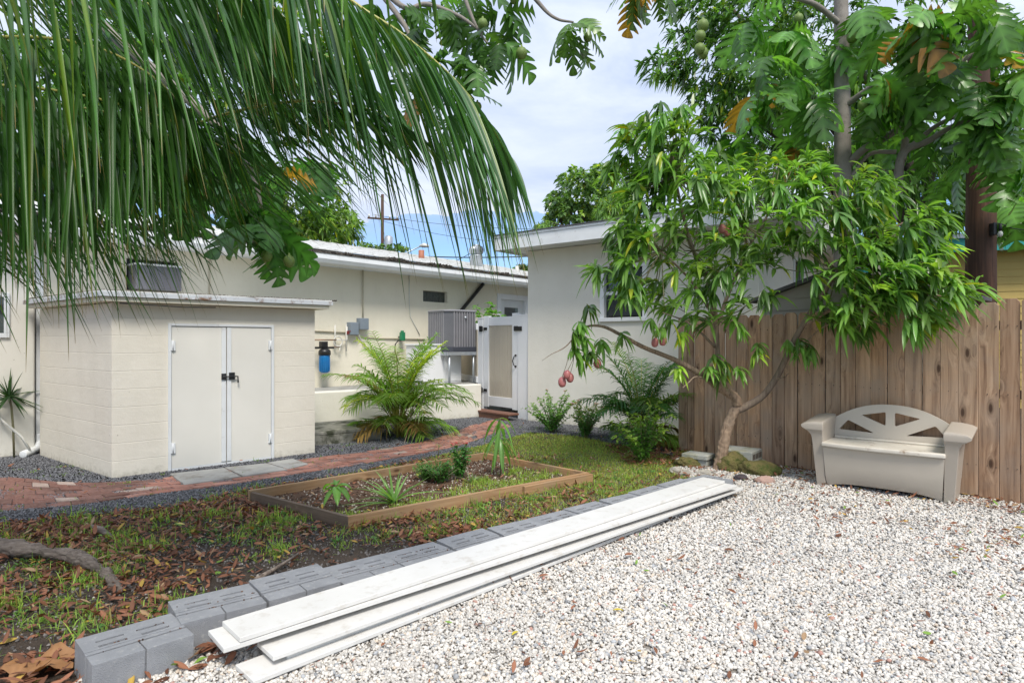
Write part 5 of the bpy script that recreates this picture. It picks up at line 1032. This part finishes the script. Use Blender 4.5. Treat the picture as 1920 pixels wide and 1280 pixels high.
frond([(-300,-300,4.0),(0,-100,4.0),(250,0,4.0),(450,50,4.0),(620,110,4.0),(730,190,4.0)], 1.1, 74, 6, down=.5, fwd=.85, col=(.04,.105,.03), W=.030, gr=.15)
frond([(100,-700,2.3),(300,-420,2.3),(480,-260,2.35),(640,-200,2.4),(780,-190,2.4),(900,-200,2.45)], .62, 22, 7, down=.95, fwd=.2, col=(.07,.15,.025), W=.030, gr=.4)
frond([(-500,-300,1.9),(-250,-330,1.9),(-60,-330,1.9),(80,-280,1.9)], .62, 20, 8, down=1.0, fwd=.12, col=(.12,.17,.03), W=.027, gr=.3)
frond([(-600,330,3.8),(-380,250,3.8),(-160,200,3.8),(40,190,3.8),(220,215,3.8),(360,260,3.8)], 1.3, 80, 9, down=1.0, fwd=.45, col=(.045,.115,.028), W=.030, gr=.3)
# ---------------- breadfruit branches hanging in at the top
bt2 = P(-900,640,6.0); B2 = thing('breadfruit_tree', 'breadfruit tree reaching in overhead with lobed leaves and green fruit beside the sky', 'tree', (-7.5,6.0,0)); b2 = -Vector((-7.5,6.0,0))
def l2(o): o.location = b2; return o
v = MB(); v.tube([(0,0,0),(.1,0,2),(.3,0,4),(.9,0,6.2)], [.22,.2,.18,.15], 20, wob=.02); v.build('trunk', M['bark2'], B2)
v = MB(); limb(v, [(-500,-400,6),(100,-330,5.8),(500,-160,5.4),(700,-30,5.2),(760,15,5.1),(800,8,5.1),(860,30,5.0),(905,62,5.0)], [.10,.08,.05,.03,.02,.018,.015,.010]); limb(v, [(700,-30,5.2),(760,50,5.1),(775,100,5.05),(800,150,5.0),(830,200,5.0)], [.025,.02,.016,.012,.008]); limb(v, [(900,-200,5.2),(980,-40,5.0),(1018,15,5.0),(1045,36,4.95),(1075,42,4.9)], [.03,.022,.016,.012,.008]); limb(v, [(500,-160,5.4),(700,-180,5.3),(900,-200,5.2),(1150,-180,5.0),(1210,-60,4.9)], [.05,.045,.03,.02,.01]); limb(v, [(840,-100,5.1),(880,20,5.0),(905,70,5.0),(930,95,5.0)], [.02,.015,.01,.006])
limb(v, [(-500,-400,6),(0,-100,5.2),(250,100,4.8),(400,230,4.6),(470,320,4.55),(490,390,4.5)], [.08,.06,.04,.03,.02,.014]); l2(v.build('branch', M['bark2'], B2))
cs = A([tuple(P(*q)) for q in [(740,20,5.2),(790,50,5.1),(840,20,5.1),(800,120,5.0),(850,100,5.0),(905,60,5.0),(940,20,5.1),(700,0,5.3),(870,170,5.0),(860,220,5.0),(885,115,4.95),(760,130,5.4),(690,60,5.6),(820,0,5.4),(900,-10,5.2),(780,190,5.4),(940,75,4.95)]])
cs1 = A([tuple(P(*q)) for q in [(1078,45,4.9),(1092,62,4.9),(1200,-22,4.8),(1222,-25,4.8)]])
cs3 = A([tuple(P(*q)) for q in [(490,395,4.5),(500,430,4.5),(470,350,4.6),(380,330,4.8),(300,290,5.0),(440,260,5.0),(520,330,5.0),(330,380,5.0),(600,300,5.4)]])
o = npmesh('crown', *merge([bfclusters(cs, 7, .27, (.06,.135,.03), 9, .02), bfclusters(cs1, 6, .24, (.08,.15,.035), 10, .12), bfclusters(cs3, 9, .33, (.06,.16,.035), 12, .03)]), M['leaf'], B2); l2(o)
for q in [(978,100,4.95,.045),(1102,70,4.88,.035),(905,45,4.95,.04),(965,-2,5,.04),(542,490,4.4,.04),(500,480,4.45,.04),(895,200,5,.035)]: bfruit(B2, b2, *q)
# ---------------- background trees
def bgtree(name, lb, Y, blobs, col, L, W, per, trunk, seed, mt='leaf', g=.5, flush=.1, tr=.2, nseg=2, bark='barkdark', fold=None, clump=None):
    c0 = blobpts(blobs, seed); q = P(trunk[0], 640, Y); t = thing(name, lb, 'tree', (q.x, q.y, 0)); rs = np.random.RandomState(seed); ctr = c0.mean(0)
    ax = unit(c0-ctr)+A([0,-.1,.35]); V, Q, C = whorls(c0, ax, per, L, W, col, g, nseg, fold, 1.3, flush, (.2,1.5), rs); o = npmesh('crown', V, Q, C, M[mt], t); o.location = -Vector(t.location)
    v = MB(); top = trunk[1]; limb(v, [(trunk[0],640+CH*F/Y,Y),(trunk[0]+6,(640+top)/2+40,Y),(trunk[0]-4,top,Y)], [tr,tr*.8,tr*.5], 12, .04, 14)
    for i in range(7):
        b = c0[rs.randint(len(c0))]; a = np.array(P(trunk[0], (top*.7+640*.3)+rs.uniform(-60,60), Y)); v.tube([tuple(a), tuple(a*.4+b*.6+A([0,0,.25])), tuple(b)], [tr*.45, tr*.25, tr*.08], 8)
    o = v.build('trunk', M[bark], t); o.location = -Vector(t.location); return t
BM = [(1420,20,130,80,11,1.6,330),(1300,30,60,70,10.5,1.0,80),(1250,125,52,34,10,.6,46),(1330,140,70,80,10.5,1.0,120),(1430,160,110,80,11,1.5,240),(1360,235,60,40,10.6,.9,60),(1550,80,120,100,12,1.6,260),(1540,240,140,80,12,1.6,260),(1680,130,130,120,12,1.6,260),(1700,300,120,70,12,1.6,200),(1830,120,120,120,12,1.6,240),(1860,280,100,110,12,1.6,260),(1890,400,70,40,11.5,1.0,80),(1480,300,90,40,11.5,1.2,80),(1600,-40,330,60,12,2,260),(1760,400,80,30,12,1,60)]
t = bgtree('mango_tree', 'big dark mango tree filling the upper right behind the fence', 11.5, BM, (.065,.145,.035), .20, .05, 9, (1720,430), 21, g=.6, tr=.30)
bgtree('broadleaf_tree', 'round dark green tree rising behind the pale house roof', 30, [(1085,340,42,30,30,2.5,130),(1052,380,28,24,30,2,90),(1075,395,40,24,30,2.5,110),(1115,375,34,36,30,2.5,120),(1130,335,30,26,30,2,80),(1150,400,50,50,30,2.5,150),(1040,405,16,14,30,1,25)], (.12,.21,.075), .30, .15, 9, (1090,420), 22, g=.4)
bgtree('feathery_tree', 'light green feathery treetop just above the pale house roof', 26, [(1145,395,28,28,26,1.5,160),(1165,370,22,30,26,1.5,100),(1030,425,24,12,26,1,60)], (.13,.24,.05), .30, .05, 12, (1150,430), 23, g=.9)
bgtree('yellow_green_tree', 'bright yellow green tree behind the long house at left', 19, [(560,370,95,70,19,2,260),(470,330,90,70,19,2,220),(620,420,60,40,19,1.5,140),(590,440,90,30,19,1.5,120),(520,420,90,40,19,1.5,150)], (.14,.24,.045), .26, .075, 10, (560,440), 24, g=.5)
bgtree('dark_green_tree', 'dark green tree behind the hanging palm fronds at far left', 17, [(60,200,150,150,17,2,420),(230,120,150,130,17,2,380),(200,300,170,90,17,2,380),(400,150,120,110,17,2,300),(350,330,100,60,17,2,150),(20,380,90,60,17,1.5,120),(560,180,90,90,18,2,200),(300,40,200,120,18,2,420),(520,60,140,90,18,2,260)], (.08,.17,.04), .28, .10, 9, (150,430), 25)
bgtree('small_tree', 'small green treetop beside the distant power pole', 38, [(730,466,34,9,38,1,60),(688,462,14,8,38,.6,20)], (.09,.17,.05), .32, .12, 9, (730,480), 26)
bgtree('small_tree', 'green treetop between the two house roofs', 36, [(978,505,16,9,36,1,50)], (.09,.17,.05), .3, .11, 9, (978,520), 27)
bgtree('hedge_tree', 'dark tree mass low behind the yellow house', 18, [(1880,330,120,90,18,1.5,220),(1760,360,120,70,18,1.5,200),(1600,380,120,60,18,1.5,160),(1420,350,80,30,19,1,60)], (.06,.13,.03), .3, .1, 9, (1880,440), 28)
# ---------------- clumping palms
def areca(base, lb, fr, Lf, seed, col, name='areca_palm', lf=.30, hk=1.0):
    rs = np.random.RandomState(seed); b = Vector(base); t = thing(name, lb, 'palm', tuple(b)); v = MB(); parts = []
    for i in range(9): a = rs.uniform(0,6.28); r = rs.uniform(.02,.13); v.tube([(r*math.cos(a), r*math.sin(a), 0), (r*1.5*math.cos(a), r*1.5*math.sin(a), .35*hk)], [.022,.014], 8)
    v.build('stem', M['rachis'], t); rv = MB()
    for i in range(fr):
        tier = i/fr; a = i*2.39996+rs.uniform(-.3,.3); z0 = .05+.45*hk*(1-tier)*rs.uniform(.5,1)
        if tier < .3: el, dr, L = rs.uniform(1.28,1.52), rs.uniform(.10,.35), Lf*rs.uniform(.9,1.15)
        elif tier < .78: el, dr, L = rs.uniform(1.05,1.4), rs.uniform(.40,.72), Lf*rs.uniform(.8,1.1)
        else: el, dr, L = rs.uniform(.7,1.1), rs.uniform(.5,.75), Lf*rs.uniform(.4,.6)
        s = np.linspace(0,1,26); d = A([math.cos(a)*math.cos(el), math.sin(a)*math.cos(el), math.sin(el)]); h = A([math.cos(a), math.sin(a), 0])
        p = A([.06*math.cos(a),.06*math.sin(a),z0])+L*(d*s[:,None]+h*(.30*s[:,None]**2)-A([0,0,1])*(dr*s[:,None]**2.2)); p[:,2] = np.maximum(p[:,2], .03); T = unit(np.gradient(p, axis=0)); rv.tube([tuple(q) for q in p], list(np.linspace(.010,.003,26)), 6)
        n = 27; cc0 = A(col)*rs.uniform(.55,1.35)*(A([1.9,1.3,.7]) if rs.uniform() < .2 else 1); cc0 = A([.26,.17,.06])*rs.uniform(.6,1.2) if (tier > .7 and rs.uniform() < .3) else cc0
        for sd in (-1,1):
            u = np.linspace(.22,.99,n); k = np.clip((u*25).astype(int),0,24); f = (u*25-k)[:,None]; q = p[k]*(1-f)+p[k+1]*f; tt = T[k]; S = np.cross(tt, A([0,0,1])); S = unit(S+1e-6)*sd; N_ = np.cross(S, tt)*sd
            N_ = np.where(N_[:,2:3] < 0, -N_, N_); D = tt*.75+S*.85+N_*rs.uniform(.0,.4,(n,1))+rs.normal(0,.08,(n,3)); Ls = lf*np.sin(np.pi*np.clip(u*.8+.12,0,1))**.7*rs.uniform(.85,1.1,n); parts.append(ribbons(q, D, Ls, .020, .45*rs.uniform(.4,1.6,n), cc0*rs.uniform(.8,1.25,(n,1)), 5, [.5,1,1,.8,.5,.03], .3, 1.3))
    rv.build('rachis', M['rachis'], t); V, Q, C = merge(parts); npmesh('fronds', V, Q, C, M['leaf'], t)
g1 = G(748,820); areca((g1.x, g1.y, 0), 'yellow green clumping palm beside the concrete step', 56, 1.5, 41, (.14,.25,.04), lf=.36)
g2 = G(1205,838); areca((g2.x, g2.y+.1, 0), 'dark green feathery palm against the pale house wall', 40, 1.15, 43, (.065,.17,.05), lf=.32)
# ---------------- leafy shrubs
def shrub(name, lb, base, h, r, stems, col, seed, cat='shrub', L=.055, W=.028, flower=None, nf=0, per=11, tip=None, vert=.9, bark='twig'):
    rs = np.random.RandomState(seed); t = thing(name, lb, cat, tuple(base)); v = MB(); parts = []; tips = []
    for i in range(stems):
        a = rs.uniform(0,6.28); rr_ = r*rs.uniform(.1,1)**.6; hh = h*rs.uniform(.5,1)*(1-.3*(rr_/r)); e = A([rr_*math.cos(a), rr_*math.sin(a), hh]); m = A([rr_*.35*math.cos(a), rr_*.35*math.sin(a), hh*.55]); s = np.linspace(0,1,per)[:,None]; p = (1-s)**2*A([0,0,0])+2*s*(1-s)*m+s*s*e
        v.tube([tuple(q) for q in p], list(np.linspace(.008,.003,per)), 5); tips.append(e); k = np.arange(2,per); q = np.repeat(p[k], 5, 0)+rs.normal(0,.01,(len(k)*5,3)); n = len(q); aa = rs.uniform(0,6.28,n); el = rs.uniform(-.2,1.0,n)
        D = np.stack([np.cos(aa)*np.cos(el), np.sin(aa)*np.cos(el), np.sin(el)], 1); cc = A(col)*rs.uniform(.65,1.35,(n,1)); 
        if tip is not None: w_ = np.clip((q[:,2:3]/hh-.75)*4, 0, 1)*rs.uniform(.3,1,(n,1)); cc = cc*(1-w_)+A(tip)*w_
        parts.append(ribbons(q, D, L*rs.uniform(.7,1.25,n), W*rs.uniform(.8,1.2,n), .4, cc, 4, None, .2, 1.25, roll=rs.normal(0,.4,n)))
    v.build('stem', M[bark], t); V, Q, C = merge(parts); npmesh('leaves', V, Q, C, M['leaf'], t)
    if flower:
        f = MB(); tips = sorted(tips, key=lambda q: -q[2])[:nf]
        for e in tips:
            for k in range(16):
                c = Vector(e)+Vector((rs.normal(0,.014), rs.normal(0,.014), .015+rs.uniform(0,.018))); a = rs.uniform(0,6.28); s = .010
                for z in range(4): an = a+z*1.5708; d1 = Vector((math.cos(an)*s, math.sin(an)*s, .003)); d2 = Vector((-math.sin(an)*s*.45, math.cos(an)*s*.45, 0)); f.add([c, c+d1*.6+d2, c+d1*1.1, c+d1*.6-d2], [(0,1,2,3)])
        f.build('flowers', M[flower], t)
    return t
shrub('ixora_shrub', 'green ixora bush nearest the white gate', G(1035,812), .80, .50, 34, (.08,.20,.04), 51, flower='orange', nf=2, tip=(.20,.33,.06))
shrub('ixora_shrub', 'ixora bush with orange flowers between the gate and the palm', G(1098,822), .72, .42, 28, (.07,.17,.04), 52, flower='orange', nf=7, tip=(.22,.22,.07))
shrub('green_shrub', 'bright yellow green shrub beside the left end of the fence', G(1205,868), .92, .42, 30, (.09,.20,.035), 53, L=.06, W=.030, tip=(.32,.42,.06))
shrub('leafy_shrub', 'round leaved shrub rising behind the white gate', (-.60, 14.1, .66), 2.1, .42, 26, (.13,.27,.06), 54, L=.12, W=.085, per=14)
shrub('flowering_plant', 'small plant with red flowers under the condenser stand', onhouse(4.6,-2.0,.66), .22, .12, 6, (.08,.16,.05), 55, 'plant', flower='red', nf=2)
# plants in the raised bed
shrub('ixora_plant', 'small ixora plant with a red flower head in the raised bed', G(862,898,.03), .46, .12, 14, (.05,.15,.03), 56, 'plant', L=.045, W=.022, flower='red', nf=3, vert=1)
shrub('low_green_plant', 'bushy low green plant left of the red flower in the raised bed', G(826,905,.03), .27, .26, 34, (.06,.16,.03), 57, 'plant', L=.03, W=.015)
shrub('low_green_plant', 'lighter green weedy plant beside the yellow fallen leaf in the raised bed', G(800,900,.03), .24, .16, 18, (.10,.22,.05), 58, 'plant', L=.03, W=.014)
single(783,893,.04,.09,.06,1.2,(.48,.50,.08),'large yellow leaf leaning inside the raised bed',.5)
def sapling(lb, base, stemh, leaves, L, W, col, seed, down=.5, name='mango_seedling', spread=1.0):
    rs = np.random.RandomState(seed); t = thing(name, lb, 'plant', tuple(base)); v = MB(); v.tube([(0,0,0), (.004,0,stemh*.5), (-.003,0,stemh)], [.006,.005,.003], 7); v.build('stem', M['twig'], t)
    n = leaves; a = np.arange(n)*2.4+rs.uniform(0,1); el = rs.uniform(-.2,.7,n) if down < 1 else rs.uniform(-1.2,.2,n); z = stemh*(rs.uniform(.75,1,n) if down < 1 else rs.uniform(.55,1,n))
    V, Q, C = ribbons(np.stack([0*z,0*z,z],1), np.stack([np.cos(a)*np.cos(el), np.sin(a)*np.cos(el), np.sin(el)],1), L*rs.uniform(.75,1.15,n), W*rs.uniform(.85,1.1,n), down, A(col)*rs.uniform(.75,1.3,(n,1)), 7, None, .2, 1.5); npmesh('leaves', V, Q, C, M['leaf'], t)
sapling('mango seedling with broad drooping leaves at the near left of the raised bed', G(630,956,.03), .23, 8, .19, .070, (.14,.29,.05), 61, .75)
sapling('tall sapling with long hanging leaves at the far right of the raised bed', G(938,893,.03), .66, 15, .23, .050, (.13,.26,.06), 62, 1.2, 'avocado_seedling')
sapling('thin leafy seedling behind the raised bed by the brick path', G(822,856,.0), .17, 7, .05, .015, (.12,.24,.05), 63, .4, 'seedling')
def rosette(lb, base, n, L, W, col, seed, name, el=(.2,1.4), g=.35, stem=0, cat='plant'):
    rs = np.random.RandomState(seed); t = thing(name, lb, cat, tuple(base)); a = rs.uniform(0,6.28,n); e = rs.uniform(el[0],el[1],n)
    V, Q, C = ribbons(np.stack([.01*np.cos(a),.01*np.sin(a),np.full(n,stem)+rs.uniform(0,.03,n)],1), np.stack([np.cos(a)*np.cos(e), np.sin(a)*np.cos(e), np.sin(e)],1), L*rs.uniform(.7,1.1,n), W, g*rs.uniform(.3,1.6,n), A(col)*rs.uniform(.7,1.3,(n,1)), 8, [.8,1,1,.92,.8,.65,.48,.28,.03], .3, 1.25); npmesh('leaves', V, Q, C, M['leaf'], t)
    if stem: v = MB(); v.tube([(.05,.02,0), (.045,.01,stem*.5), (.03,0,stem*.85), (0,0,stem)], [.013,.013,.013,.012], 8); v.build('stem', M['twig'], t)
rosette('pineapple plant with long arching leaves in the middle of the raised bed', G(738,944,.03), 24, .50, .027, (.17,.30,.09), 64, 'pineapple_plant', (.1,1.45), .3)
rosette('small spiky weed clump in front of the bed corner', G(632,1020), 18, .09, .009, (.09,.22,.04), 65, 'weed_clump')
rosette('small grey green rosette right of the red flower in the raised bed', G(885,905,.03), 12, .2, .012, (.16,.24,.12), 66, 'pineapple_plant', (.3,1.2), .2)
b = G(52,850); rosette('spiky dracaena on a thin stem against the left house wall', (b.x+.03, b.y-.35, 0), 40, .42, .034, (.03,.07,.025), 67, 'dracaena', (-.8,1.45), .15, .80)
# ================================================ LIGHT, SKY, CAMERA
EL, AZ = R(54), R(163)   # sun height, azimuth clockwise from +Y
W = bpy.data.worlds.new('World'); SC.world = W; W.use_nodes = True; nt = W.node_tree; bg = nt.nodes['Background']
sky = nt.nodes.new('ShaderNodeTexSky'); sky.sky_type = 'NISHITA'; sky.sun_disc = False; sky.sun_elevation = EL; sky.sun_rotation = AZ; sky.air_density = 1.0; sky.dust_density = .6
tc = nt.nodes.new('ShaderNodeTexCoord'); mp = nt.nodes.new('ShaderNodeMapping'); mp.inputs['Scale'].default_value = (1,1,2.6); nt.links.new(tc.outputs['Generated'], mp.inputs[0])
f1 = noise(nt, mp.outputs[0], 2.3, 8, .58, .35); sp = nt.nodes.new('ShaderNodeSeparateXYZ'); nt.links.new(tc.outputs['Generated'], sp.inputs[0])
ma = nd(nt, 'ShaderNodeMath', operation='MULTIPLY_ADD'); nt.links.new(sp.outputs[2], ma.inputs[0]); ma.inputs[1].default_value = 3.2; m7 = nd(nt, 'ShaderNodeMath', operation='MULTIPLY'); m7.inputs[1].default_value = .75; nt.links.new(f1, m7.inputs[0]); nt.links.new(m7.outputs[0], ma.inputs[2])
cr = ramp(nt, ma.outputs[0], [(.85, .04), (1.18, .36), (1.55, 1)])
f2 = noise(nt, mp.outputs[0], 3.5, 8, .6, .4); cc = ramp(nt, f2, [(.3, (2.0,2.45,3.4)), (.7, (3.5,3.8,4.45))])
sat = nt.nodes.new('ShaderNodeHueSaturation'); sat.inputs['Saturation'].default_value = 1.1; sat.inputs['Value'].default_value = .60; nt.links.new(sky.outputs[0], sat.inputs['Color'])
tn = mixc(nt, 1.0, sat.outputs[0], (.80,.92,1.12), 'MULTIPLY'); c = mixc(nt, cr.outputs[0], tn, cc.outputs[0]); nt.links.new(c, bg.inputs[0]); bg.inputs[1].default_value = .145
s = bpy.data.lights.new('sun', 'SUN'); s.energy = 2.1; s.angle = R(18); s.color = (1,.94,.85); so = bpy.data.objects.new('sun', s); COL.objects.link(so)
d = Vector((math.sin(AZ)*math.cos(EL), math.cos(AZ)*math.cos(EL), math.sin(EL))); so.rotation_euler = (-d).to_track_quat('-Z', 'Y').to_euler()
cam = bpy.data.cameras.new('camera'); cam.sensor_width = 36; cam.lens = F/1920*36; cam.clip_end = 2000; cam.clip_start = .05
co_ = bpy.data.objects.new('camera', cam); COL.objects.link(co_); co_.location = (0,0,CH); co_.rotation_euler = (R(90),0,0); SC.camera = co_
SC.view_settings.view_transform = 'Standard'; SC.view_settings.look = 'None'; SC.view_settings.exposure = .92; SC.view_settings.gamma = 1
